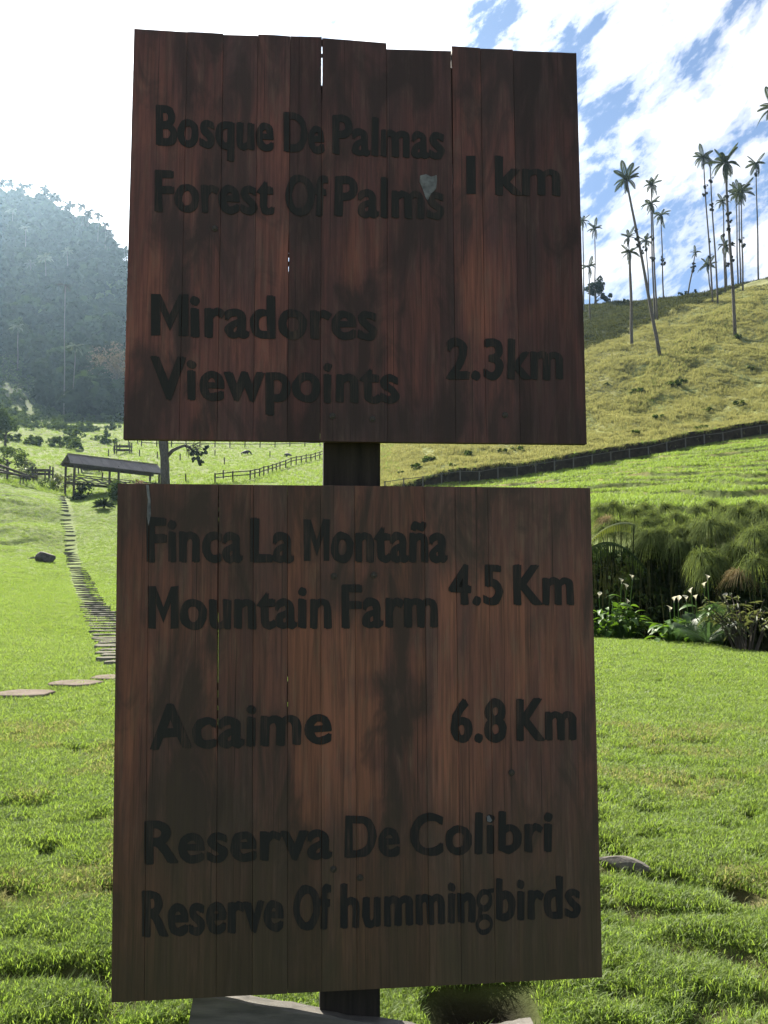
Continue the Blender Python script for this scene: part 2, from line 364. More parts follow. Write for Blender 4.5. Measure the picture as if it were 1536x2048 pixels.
def base_z(x, y):
    x = np.asarray(x, float); y = np.asarray(y, float)
    yy = np.maximum(y, 1.0); a = np.clip(x / np.maximum(y, 4.0), ag[0], ag[-1])
    i = np.clip((a - ag[0]) / (ag[1] - ag[0]), 0, len(ag) - 1.001); j = np.clip((np.log(yy) - lyg[0]) / (lyg[1] - lyg[0]), 0, len(lyg) - 1.001)
    i0 = i.astype(int); j0 = j.astype(int); fi = i - i0; fj = j - j0
    z = (atab[i0, j0] * (1 - fi) + atab[i0 + 1, j0] * fi) * (1 - fj) + (atab[i0, j0 + 1] * (1 - fi) + atab[i0 + 1, j0 + 1] * fi) * fj
    return z
def U(x, y): return 768 + FPX * np.asarray(x) / np.maximum(np.asarray(y), 1.0)
# fence line on the right (track cut into the slope): distance as a function of u
FL_U = [760, 900, 1050, 1180, 1300, 1400, 1536, 1800, 2400]
FL_Y = [83, 89, 93, 95.5, 98, 100, 102, 104, 106]
def fence_y(u): return np.interp(u, FL_U, FL_Y)
def edge_y(u): return np.interp(u, [-900, 640, 900, 1180, 1300, 1400, 1536, 2400], [30, 30, 25, 22.5, 20.5, 19.3, 17.4, 14])   # lawn edge on the right
DENTS = []
_r = random.Random(3)
for _ in range(420):
    Y = 2.9 + 14 * _r.random() ** 1.5; a = _r.choice([-1, 1]) * _r.uniform(0.2, 0.62)
    DENTS.append((a * Y, Y, _r.uniform(0.05, 0.13), _r.uniform(0.035, 0.10)))
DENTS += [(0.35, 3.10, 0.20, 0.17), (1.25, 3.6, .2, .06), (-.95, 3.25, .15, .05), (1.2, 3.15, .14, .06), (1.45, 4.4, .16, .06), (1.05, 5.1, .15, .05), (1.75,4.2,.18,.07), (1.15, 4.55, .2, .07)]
def ground_z(x, y, detail=True):
    x = np.asarray(x, float); y = np.asarray(y, float)
    z = base_z(x, y); u = U(x, y)
    right = sstep(700, 1000, u)
    fy = fence_y(u)
    # cattle terraces
    tw = sstep(38, 46, y) * (1 - sstep(fy - 4, fy - 0.5, y)) * right + 0.55 * sstep(60, 75, y) * (1 - sstep(92, 98, y)) * (1 - sstep(40, 95, u)) + 0.5 * sstep(115, 130, y) * (1 - sstep(240, 255, y)) * (1 - sstep(230, 330, u))
    zz_ = z + 4.2 * (fbm(x / 15, y / 15, 5, 4) - 0.5)
    stp = 1.05; q = zz_ / stp; fr = q - np.floor(q)
    ter = stp * (np.floor(q) + np.where(fr < 0.82, fr / 0.82 * 0.30, 0.30 + 0.70 * (fr - 0.82) / 0.18)) - zz_
    z = z + ter * tw * np.clip(-0.15 + 2.0 * fbm(x / 7, y / 8, 9, 3), 0, 1.25)
    # track cut: the slope stands up in a bank behind the fence
    z = z + right * 1.05 * (sstep(fy + 0.5, fy + 1.9, y) - sstep(fy + 3, fy + 16, y))
    # relief
    far = sstep(28, 60, y); hill = right * sstep(fy + 1, fy + 6, y)
    z = z + far * 0.55 * (fbm(x / 5.5, y / 5.5, 21, 4) - 0.5) + hill * 2.3 * (fbm(x / 5, y / 6.5, 31, 5) - 0.5)
    z = z + sstep(200, 300, y) * (1 - right) * 9 * (fbm(x / 40, y / 40, 41, 4) - 0.5)
    z = z + 0.05 * (fbm(x / 0.9, y / 0.9, 51, 4) - 0.5) * (1 - far)
    # mound on the left lawn
    for (cu, cv, cy, sx, sy, h) in ((20, 1000, 88, 5.5, 5, 1.3), (40, 1045, 78, 4, 3.5, 0.7)):
        cx = (cu - 768) / FPX * cy
        z = z + h * np.exp(-((x - cx) / sx) ** 2 - ((y - cy) / sy) ** 2)
    if detail:
        for (dx, dy, r, d) in DENTS:
            near = (np.abs(x - dx) < 3 * r) & (np.abs(y - dy) < 3 * r)
            if np.any(near): z = z - near * d * np.exp(-((x - dx) / r) ** 2 - ((y - dy) / (r * 0.8)) ** 2)
    return z
def gz(x, y): return float(ground_z(np.array([x]), np.array([y]))[0])
def hit(u, v, y0=2.0, y1=600):
    """first meeting of the line of sight through (u, v) with the ground"""
    ys = np.exp(np.linspace(math.log(y0), math.log(y1), 4000)); d = ray(u, v)
    xs = d.x / d.y * ys; zs = EYE + d.z / d.y * ys
    g = ground_z(xs, ys); k = np.nonzero(g >= zs)[0]
    k = k[0] if len(k) else int(np.argmax(g - zs))
    return Vector((xs[k], ys[k], g[k]))

rows = np.concatenate([np.arange(-9, 2.4, 0.6), np.arange(2.4, 12, 0.05), np.arange(12, 38, 0.22), np.arange(38, 104, 0.36), np.arange(104, 262, 0.75), np.arange(262, 480, 3.0), np.arange(480, 900, 14)])
ti = np.linspace(-0.56, 0.56, 470)
tcols = np.concatenate([np.linspace(-1.35, -0.57, 26), ti, np.linspace(0.57, 1.35, 26)])
YY, TT = np.meshgrid(rows, tcols, indexing='ij')
XX = TT * (YY + 10 * np.exp(-np.maximum(YY, 0) / 60) + 0.0)
ZZ = ground_z(XX, YY)
nr, nc = XX.shape
idx = np.arange(nr * nc).reshape(nr, nc)
Fg = np.stack([idx[:-1, :-1], idx[:-1, 1:], idx[1:, 1:], idx[1:, :-1]], -1).reshape(-1, 4)
Vg = np.stack([XX, YY, ZZ], -1).reshape(-1, 3)
gm = fast_mesh('ground', Vg, Fg, M_GROUND, True)
# land cover
x, y = XX.ravel(), YY.ravel(); u = U(x, y)
def mixc(c, d, w): return c * (1 - w[:, None]) + np.array(d) * w[:, None]
right = sstep(715, 790, u + 60 * (fbm(x / 6, y / 6, 3, 3) - .5)); fy = fence_y(u)
cov_ = np.tile(np.array([0.088, 0.122, 0.030]), (len(x), 1))                       # lawn
ptc = sstep(0.5, 0.72, fbm(x / 0.7, y / 0.7, 61, 3)) * (1 - sstep(5, 12, y))
cov_ = mixc(cov_, (0.11, 0.095, 0.05), ptc * 0.55)
cov_ = mixc(cov_, (0.055, 0.085, 0.016), 0.75 * sstep(0.52, 0.7, fbm(x / 0.45, y / 0.45, 71, 3)) * (1 - sstep(16, 30, y)))
for (dx, dy, r, d) in DENTS:
    cov_ = mixc(cov_, (0.05, 0.04, 0.025), 0.9 * np.exp(-((x - dx) / r / 0.9) ** 2 - ((y - dy) / (r * 0.8)) ** 2))
cov_ = mixc(cov_, (0.008, 0.007, 0.005), np.exp(-((x - 0.35) / 0.24) ** 4 - ((y - 3.13) / 0.19) ** 4))  # shade right of the post put into the colour as near-black ground
cov_ = mixc(cov_, (0.088, 0.115, 0.028), sstep(100, 118, y) * (1 - right))                                     # pasture
cov_ = mixc(cov_, (0.085, 0.105, 0.032), sstep(0.52, 0.66, fbm(x / 9, y / 14, 81, 4)) * sstep(140, 175, y) * (1 - right) * 0.7)
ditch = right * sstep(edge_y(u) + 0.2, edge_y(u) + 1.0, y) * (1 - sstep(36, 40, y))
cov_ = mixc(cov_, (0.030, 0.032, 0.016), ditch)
cov_ = mixc(cov_, (0.066, 0.088, 0.024), right * sstep(38, 42, y) * (1 - sstep(fy, fy + 1, y)))                  # terraces
cov_ = mixc(cov_, (0.165, 0.15, 0.055), 0.6 * sstep(0.5, 0.7, fbm(x / 4, y / 2.5, 91, 4)) * right * sstep(38, 44, y) * (1 - sstep(fy - 1, fy, y)))
gold = right * sstep(fy + 1.2, fy + 3.0, y)
cov_ = mixc(cov_, (0.150, 0.160, 0.066), gold)
cov_ = mixc(cov_, (0.105, 0.13, 0.038), gold * 0.75 * sstep(0.42, 0.72, fbm(x / 6, y / 9, 101, 5)))
band = np.exp(-((u - 1330 - (y - 140) * 4.2) / 55) ** 2) * sstep(118, 135, y) * (1 - sstep(175, 195, y))
cov_ = mixc(cov_, (0.075, 0.125, 0.03), right * band * 0.75)
bk = y - np.interp(u, [1000, 1180, 1290, 1440, 1536], [172, 168, 180, 196, 300])
cov_ = mixc(cov_, (0.036, 0.045, 0.018), right * sstep(0, 3, bk + 3 * (fbm(x / 8, y / 8, 5, 2) - .5)))  # far shoulder: greener grass, its shade also darkened into the colour
cov_ = mixc(cov_, (0.022, 0.017, 0.012), right * sstep(fy + 0.1, fy + 0.45, y) * (1 - sstep(fy + 0.8, fy + 1.5, y)))    # bare earth bank
fl = sstep(228, 262, y + 40 * (fbm(x / 25, y / 25, 111, 3) - .5)) * (1 - sstep(650, 800, u))
cov_ = mixc(cov_, (0.030, 0.042, 0.018), fl)
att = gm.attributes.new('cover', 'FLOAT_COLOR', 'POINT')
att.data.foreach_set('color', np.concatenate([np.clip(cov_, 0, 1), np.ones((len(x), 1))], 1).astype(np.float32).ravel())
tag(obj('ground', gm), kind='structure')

# earth bank cut by the cattle track, behind the fence on the right
_u = np.linspace(690, 1760, 520); _f = fence_y(_u) + 0.42; _x = (_u - 768) / FPX * _f
_gz = ground_z(_x, _f - 0.5, False); _gt = ground_z(_x, _f + 1.7, False)
_prof = [(-0.05, -0.5), (0.0, 0.0), (0.10, 0.3), (0.16, 0.6), (0.05, 0.85), (-0.06, 1.0), (0.5, 1.06), (1.6, 0.92)]
Vb = []
for k_, (dy_, q_) in enumerate(_prof):
    nz_ = 0.22 * (fbm(_x / 0.8, _x * 0 + k_ * 3.1, 7, 3) - .5)
    hgt = np.maximum(_gt - _gz, 0.4); zz_ = _gz + hgt * q_ + (0.35 * (fbm(_x / 2.5, _x * 0 + 9, 8, 3) - .5) if q_ > .7 else 0)
    Vb.append(np.stack([_x + nz_ * .5, _f + dy_ + nz_, zz_ + nz_ * .3], 1))
Vb = np.concatenate(Vb); nb_ = len(_u); ii = np.arange(nb_ * len(_prof)).reshape(len(_prof), nb_)
Fb = np.stack([ii[:-1, :-1], ii[:-1, 1:], ii[1:, 1:], ii[1:, :-1]], -1).reshape(-1, 4)
M_EARTH = simple('earth', (0.016, 0.013, 0.010), (0.05, 0.04, 0.028), 2.0, 0.95, 0.05, (1, 1, 1), 0.6, bd=0.1)
tag(obj('earth_bank', fast_mesh('earth_bank', Vb, Fb, M_EARTH, True)), kind='structure')

# haze: valley air
HB = MB().box((0, 250, 148), (1500, 640, 316))
hm, ht, ho = newmat('valley_air')
pv_ = N(ht, 'ShaderNodeVolumePrincipled'); pv_.inputs['Color'].default_value = (0.52, 0.76, 1.0, 1)
pv_.inputs['Density'].default_value = 0.00011; pv_.inputs['Anisotropy'].default_value = 0.78
L(ht, pv_.outputs[0], ho.inputs['Volume'])
hz = tag(obj('haze', HB.mesh('haze', hm)), kind='stuff')

# ------------------------------------------------------------------ scatter (ground cover, far wood): geometry nodes
def scatter(name, pts, scl, protos, label, tilt=0.25):
    me = bpy.data.meshes.new(name); P = np.asarray(pts, np.float32)
    me.vertices.add(len(P)); me.vertices.foreach_set('co', P.ravel())
    a = me.attributes.new('scl', 'FLOAT', 'POINT'); a.data.foreach_set('value', np.asarray(scl, np.float32))
    pick = rng.integers(0, len(protos), len(P)); a = me.attributes.new('pick', 'INT', 'POINT'); a.data.foreach_set('value', pick.astype(np.int32))
    me.update()
    o = obj(name, me)
    ng = bpy.data.node_groups.new(name, 'GeometryNodeTree')
    ng.interface.new_socket('Geometry', in_out='INPUT', socket_type='NodeSocketGeometry'); ng.interface.new_socket('Geometry', in_out='OUTPUT', socket_type='NodeSocketGeometry')
    gi = ng.nodes.new('NodeGroupInput'); go = ng.nodes.new('NodeGroupOutput'); jn = ng.nodes.new('GeometryNodeJoinGeometry')
    at1 = ng.nodes.new('GeometryNodeInputNamedAttribute'); at1.data_type = 'FLOAT'; at1.inputs[0].default_value = 'scl'
    at2 = ng.nodes.new('GeometryNodeInputNamedAttribute'); at2.data_type = 'INT'; at2.inputs[0].default_value = 'pick'
    rv = ng.nodes.new('FunctionNodeRandomValue'); rv.data_type = 'FLOAT_VECTOR'
    rv.inputs[0].default_value = (-tilt, -tilt, 0); rv.inputs[1].default_value = (tilt, tilt, 6.283)
    for k, pm in enumerate(protos):
        po = bpy.data.objects.new(name + '_piece', pm)
        oi = ng.nodes.new('GeometryNodeObjectInfo'); oi.inputs[0].default_value = po; oi.inputs['As Instance'].default_value = True
        ip = ng.nodes.new('GeometryNodeInstanceOnPoints')
        cm = ng.nodes.new('FunctionNodeCompare'); cm.data_type = 'INT'; cm.operation = 'EQUAL'
        ng.links.new([s for s in at2.outputs if s.enabled][0], cm.inputs[2]); cm.inputs[3].default_value = k
        ng.links.new(gi.outputs[0], ip.inputs['Points']); ng.links.new(cm.outputs[0], ip.inputs['Selection'])
        ng.links.new(oi.outputs['Geometry'], ip.inputs['Instance'])
        ng.links.new([s for s in rv.outputs if s.enabled][0], ip.inputs['Rotation']); ng.links.new([s for s in at1.outputs if s.enabled][0], ip.inputs['Scale'])
        ng.links.new(ip.outputs[0], jn.inputs[0])
    ng.links.new(jn.outputs[0], go.inputs[0])
    md = o.modifiers.new('scatter', 'NODES'); md.node_group = ng
    return tag(o, label, None, None, 'stuff')

def tuft(name, mat, n, rad, h0, h1, width, lean, seed):
    r = np.random.default_rng(seed); V = []; F = []
    for i in range(n):
        a = r.uniform(0, 6.283); d = rad * math.sqrt(r.uniform()); bx, by = d * math.cos(a), d * math.sin(a)
        h = r.uniform(h0, h1); la = r.uniform(0, 6.283); ln = lean * h * r.uniform(0.2, 1.2)
        fx, fy_ = math.cos(la), math.sin(la); w = width * r.uniform(0.7, 1.2)
        sa = la + 1.57 + r.uniform(-.5, .5); sx, sy = math.cos(sa) * w / 2, math.sin(sa) * w / 2
        k = len(V)
        m1 = (bx + fx * ln * .35, by + fy_ * ln * .35, h * .6)
        V += [(bx - sx, by - sy, -0.1 * h), (bx + sx, by + sy, -0.1 * h), (m1[0] + sx * .8, m1[1] + sy * .8, m1[2]), (m1[0] - sx * .8, m1[1] - sy * .8, m1[2]), (bx + fx * ln, by + fy_ * ln, h * r.uniform(.85, 1))]
        F += [(k, k + 1, k + 2), (k, k + 2, k + 3), (k + 3, k + 2, k + 4)]
    return fast_mesh(name, V, F, mat)

def in_path(x, y): return False
# lawn
nL = 650000
aL = rng.uniform(-0.80, 0.80, nL)
lo, hi_, pw = 2.0, 106.0, -0.8      # number per unit Y falls off with distance
q = rng.uniform(0, 1, nL); yL = (lo ** (pw + 1) + q * (hi_ ** (pw + 1) - lo ** (pw + 1))) ** (1 / (pw + 1))
xL = aL * yL + rng.uniform(-.3, .3, nL)
uL = U(xL, yL)
rt = sstep(715, 790, uL)
keep = (yL < edge_y(uL) + 0.5) | ((rt < 0.3) & (rng.uniform(size=nL) > sstep(95, 106, yL)))
keep &= (yL < 30) | (np.abs(uL - np.interp(yL, [22, 29, 40, 52, 72, 100], [244, 212, 172, 157, 145, 124])) > 4 + 560 / yL)
keep &= ~((np.abs(xL) < 0.26) & (yL < 2.95) & (yL > 2.55))
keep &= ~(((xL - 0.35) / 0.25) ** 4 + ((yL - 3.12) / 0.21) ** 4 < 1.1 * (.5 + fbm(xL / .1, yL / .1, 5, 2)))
for (dx, dy, r, d) in DENTS:
    keep &= ~((((xL - dx) / r) ** 2 + ((yL - dy) / (r * .8)) ** 2 < 1.1) & (rng.uniform(size=nL) < 0.9))
thin = fbm(xL / 0.7, yL / 0.7, 61, 3)
keep &= ~((thin > 0.6) & (yL < 9) & (rng.uniform(size=nL) < 0.55))
xL, yL = xL[keep], yL[keep]
zL = ground_z(xL, yL)
sL = (0.75 + 0.55 * fbm(xL / 0.5, yL / 0.5, 131, 3)) * (0.8 + 0.5 * rng.uniform(size=len(xL))) * np.clip((yL / 4.5) ** 0.36, 0.85, 2.8)
LAWN = (np.stack([xL, yL, zL], 1), sL)

# ------------------------------------------------------------------ the sign
PSI = R(5.2)
SX = Vector((math.cos(PSI), math.sin(PSI), 0)); SN = Vector((math.sin(PSI), -math.cos(PSI), 0)); SZ = Vector((0, 0, 1))
P0 = at(705, 1000, 2.72); P0.z = 0
sign = thing('trail_sign', P0, 'tall dark brown plank trail sign with black lettering on two boards', 'sign')
sign.rotation_euler = (0, 0, PSI)           # local x along the board, local -y towards the viewer
def bp(u, v):
    """photo pixel -> (s, t) on the board face"""
    d = ray(u, v); o = Vector((0, 0, EYE)); k = (P0 - o).dot(SN) / d.dot(SN); p = o + d * k - P0
    return p.dot(SX), p.z
TH = 0.030
def plank(ltop, rtop, lbot, rbot, seed, gapl=None, gapr=None, tongue=True, mat=M_PLANK):
    """corners given in photo pixels on the board face; edges waver a little, front edges eased"""
    r = np.random.default_rng(seed)
    a, b, c, d = bp(*ltop), bp(*rtop), bp(*lbot), bp(*rbot)
    n = 36; ys = np.linspace(0, 1, n)
    zoff = r.uniform(-0.0005, 0.0005); tw = r.uniform(-0.0004, 0.0004)
    V = []; F = []
    wl = 0.0005 * (vnoise(ys * 9, ys * 0, seed) - .5); wr = 0.0005 * (vnoise(ys * 9, ys * 0 + 3, seed) - .5)
    ch = 0.0012
    for i, q in enumerate(ys):
        L0 = c[0] + (a[0] - c[0]) * q; R0 = d[0] + (b[0] - d[0]) * q
        zl = c[1] + (a[1] - c[1]) * q; zr = d[1] + (b[1] - d[1]) * q
        jag = 0.0015 * (r.uniform() - .5) if i in (0, n - 1) else 0
        gl = 0.00025 + (gapl(q) if gapl else 0); gr = 0.00025 + (gapr(q) if gapr else 0)
        L0 += gl + wl[i]; R0 -= gr + wr[i]
        ex = ch if i in (0, n - 1) else 0
        fo = zoff + tw * q
        V += [(L0, -fo + ch, zl), (L0 + ch, -fo + ex * .6, zl), ((L0 + R0) / 2, -fo - .0006 + ex * .6, (zl + zr) / 2 + jag), (R0 - ch, -fo + ex * .6, zr), (R0, -fo + ch, zr), (R0, TH - fo, zr), (L0, TH - fo, zl)]
    m = 7
    for i in range(n - 1):
        for k in range(m):
            k2 = (k + 1) % m; F.append((i * m + k, i * m + k2, (i + 1) * m + k2, (i + 1) * m + k))
    F.append(tuple(range(m - 1, -1, -1))); F.append(tuple((n - 1) * m + k for k in range(m)))
    mb = MB().add(V, F)
    if tongue:
        segs = tongue if isinstance(tongue, list) else [(0.02, 0.98)]
        for (q0, q1) in segs:
            for i in range(12):
                qa = q0 + (q1 - q0) * i / 12; qb = q0 + (q1 - q0) * (i + 1) / 12 + 1e-4
                Ra = d[0] + (b[0] - d[0]) * qa; Rb = d[0] + (b[0] - d[0]) * qb
                za = d[1] + (b[1] - d[1]) * qa; zb = d[1] + (b[1] - d[1]) * qb
                w = 0.006; y0, y1 = 0.011, 0.019
                P = [(Ra - w, y0, za), (Ra + w, y0, za), (Ra + w, y1, za), (Ra - w, y1, za), (Rb - w, y0, zb), (Rb + w, y0, zb), (Rb + w, y1, zb), (Rb - w, y1, zb)]
                mb.add(P, [(0, 3, 2, 1), (0, 1, 5, 4), (1, 2, 6, 5), (2, 3, 7, 6), (3, 0, 4, 7), (4, 5, 6, 7)])
    me = mb.mesh('plank', mat)
    co = np.empty(len(me.vertices) * 3); me.vertices.foreach_get('co', co); co = co.reshape(-1, 3); sv = np.zeros(len(co))
    for (x0, x1, z0, z1, k_) in STAINS:
        e = 0.03 + 0.05 * vnoise(co[:, 2] * 12, co[:, 0] * 20, 77); fz = 0.10
        sv += k_ * sstep(x0 - .02, x0 + .02, co[:, 0] + e - .05) * (1 - sstep(x1 - .02, x1 + .02, co[:, 0] - e + .05)) * sstep(z0 - fz, z0 + fz, co[:, 2]) * (1 - sstep(z1 - fz, z1 + fz, co[:, 2]))
    a_ = me.attributes.new('stain', 'FLOAT', 'POINT'); a_.data.foreach_set('value', sv.astype(np.float32))
    return obj('plank', me, sign)
STAINS = []
for (u0, u1, v0, v1, k_) in ((250, 310, 480, 830, .8), (560, 610, 470, 570, .8), (655, 720, 460, 570, .9), (775, 850, 530, 800, .7), (930, 1000, 500, 680, .9), (1040, 1130, 560, 680, .6), (340, 400, 420, 700, -.6), (860, 940, 440, 880, -.6), (268, 1150, 60, 200, -.35), (240, 1170, 830, 880, -.5), (700, 770, 560, 880, -.5),
      (600, 715, 1230, 1640, 1.3), (715, 770, 1260, 1500, .5), (870, 1010, 1150, 1560, .9), (1010, 1100, 1150, 1420, .7), (860, 960, 1560, 1640, 1.1), (300, 420, 1290, 1680, -.8), (775, 850, 1270, 1700, -1.0), (230, 300, 1050, 1900, .5), (420, 520, 1560, 1700, -.5), (440, 640, 1240, 1400, .5), (235, 460, 980, 1080, -.4), (590, 740, 1780, 1950, .4)):
    a_, b_ = bp(u0, v1), bp(u1, v0); STAINS.append((a_[0], b_[0], a_[1], b_[1], k_))
def gapf(q0, q1, w): return lambda q: w * float(sstep(q0 - .02, q0 + .02, q) * (1 - sstep(q1 - .02, q1 + .02, q)))
# upper board: seam pixels at the top and the row each plank's top reaches
UE = [268, 375, 447, 516, 581, 644, 773, 903, 961, 1026, 1153]
UT = [(57, 64), (63, 67), (69, 71), (68, 72), (72, 74), (76, 86), (98, 102), (92, 96), (97, 99), (101, 106)]
def lerp_bot(x, x0, x1, X0, X1): return X0 + (x - x0) / (x1 - x0) * (X1 - X0)
for i in range(len(UE) - 1):
    l, r_ = UE[i], UE[i + 1]
    lb, rb = lerp_bot(l, 268, 1153, 246, 1174), lerp_bot(r_, 268, 1153, 246, 1174)
    vb = lambda x: 878 + (x - 246) / 928 * 10
    tong = True; gr = gl = None
    if i == 4: tong = [(0.02, 0.86), (0.955, 0.962), (.984, .999)]; gr = gapf(0.85, 1.0, 0.0016)
    if i == 5: gl = gapf(0.85, 1.0, 0.0016)
    if i == 3: tong = [(0.02, 0.41), (0.425, 0.435), (0.447, 0.455), (.458, .98)]; gr = gapf(.41, .49, .0012)
    if i == 4: gl = gapf(.41, .49, .0012)
    if r_ == 903: tong = [(0.02, 0.64), (0.71, 0.96)]; gr = gapf(0.62, 0.99, 0.0016)
    if l == 903: gl = gapf(0.62, 0.99, 0.0016)
    plank((l, UT[i][0]), (r_, UT[i][1]), (lb, vb(lb)), (rb, vb(rb)), 100 + i, gl, gr, tong if i < len(UE) - 2 else False)
LE = [235, 299, 437, 507, 575, 641, 709, 848, 910, 975, 1181]
for i in range(len(LE) - 1):
    l, r_ = LE[i], LE[i + 1]
    lb, rb = lerp_bot(l, 235, 1181, 222, 1205), lerp_bot(r_, 235, 1181, 222, 1205)
    vt = lambda x: 967 + (x - 235) / 946 * 9
    vb = lambda x: 2005 - (x - 222) / 983 * 50
    tong = True; gr = gl = None
    if r_ == 437:
        tong = [(0.02, 0.49), (0.50, 0.515), (0.53, 0.545), (0.555, 0.57), (0.585, 0.60), (0.74, 0.925), (0.935, 0.945), (0.955, 0.962), (0.972, 0.978)]; gr = gapf(0.48, 0.995, 0.0014)
    if l == 437: gl = gapf(0.48, 0.995, 0.0014)
    if r_ == 575: tong = [(0.02, 0.55), (0.56, 0.60), (.61, .98)]; gr = gapf(.54, .62, .0008)
    if l == 575: gl = gapf(.54, .62, .0008)
    plank((l, vt(l)), (r_, vt(r_)), (lb, vb(lb)), (rb, vb(rb)), 200 + i, gl, gr, tong if i < len(LE) - 2 else False)
# post, cross battens and bolts behind
s0, _ = bp(650, 930); s1, _ = bp(767, 930)
zt = bp(705, 130)[1]
PW = s1 - s0; PC = (s0 + s1) / 2
obj('post', MB().box((PC - 0.004, TH + 0.05 + 0.07, zt / 2 - 0.2), (PW, 0.14, zt + 0.4)).mesh('post', M_POST), sign)
for (v, ua, ub) in ((190, 300, 1130), (780, 290, 1150), (1090, 270, 1160), (1840, 260, 1170)):
    a, b = bp(ua, v)[0], bp(ub, v)[0]; z = bp(705, v)[1]
    obj('batten', MB().box(((a + b) / 2, TH + 0.0265, z), (b - a, 0.045, 0.10)).mesh('batten', M_POST), sign)
bolt = MB()
for k in range(3): bolt.tube([(0, 0, 0), (0, -0.0015, 0)], [0.011, 0.010], 12) if k == 0 else None
bolt.tube([(0, -0.0015, 0), (0, -0.004, 0)], [0.007, 0.005], 10)
bme = bolt.mesh('bolt', M_BOLT)
for (u_, v_) in ((430, 457), (665, 832), (745, 838), (668, 1152), (748, 1150), (667, 1738), (720, 1755), (1010, 830), (1023, 1545)):
    s, z = bp(u_, v_); obj('bolt', bme, sign, (s, -0.0022, z))

# lettering
SEAMS_U = [(bp(lerp_bot(x, 268, 1153, 268, 1153), 80), bp(lerp_bot(x, 268, 1153, 246, 1174), 883)) for x in UE[1:-1]]
SEAMS_L = [(bp(x, 970), bp(lerp_bot(x, 235, 1181, 222, 1205), 1980)) for x in LE[1:-1]]
tmp_curve = bpy.data.curves.new('lettering', 'FONT')
def glyphs(word):
    cu = tmp_curve; cu.body = word; cu.size = 1.0; cu.offset = 0.010; cu.extrude = 0.0; cu.resolution_u = 5; cu.space_character = 1.06
    to = bpy.data.objects.new('lettering_tmp', cu); C.objects.link(to)
    dg = bpy.context.evaluated_depsgraph_get(); dg.update()
    me = bpy.data.meshes.new_from_object(to.evaluated_get(dg)); bpy.data.objects.remove(to)
    v = np.empty(len(me.vertices) * 3); me.vertices.foreach_get('co', v); v = v.reshape(-1, 3)
    f = [tuple(p.vertices) for p in me.polygons]; bpy.data.meshes.remove(me); return v, f
def ring(cx, cy, rx, ry, w, n=22):
    V = []; F = []
    for i in range(n):
        a = 2 * math.pi * i / n
        V += [(cx + rx * math.cos(a), cy + ry * math.sin(a), 0), (cx + (rx - w) * math.cos(a), cy + (ry - w * .8) * math.sin(a), 0)]
    for i in range(n):
        j = (i + 1) % n; F.append((2 * i, 2 * j, 2 * j + 1, 2 * i + 1))
    return V, F
capv, _ = glyphs('H'); CAP = capv[:, 1].max()
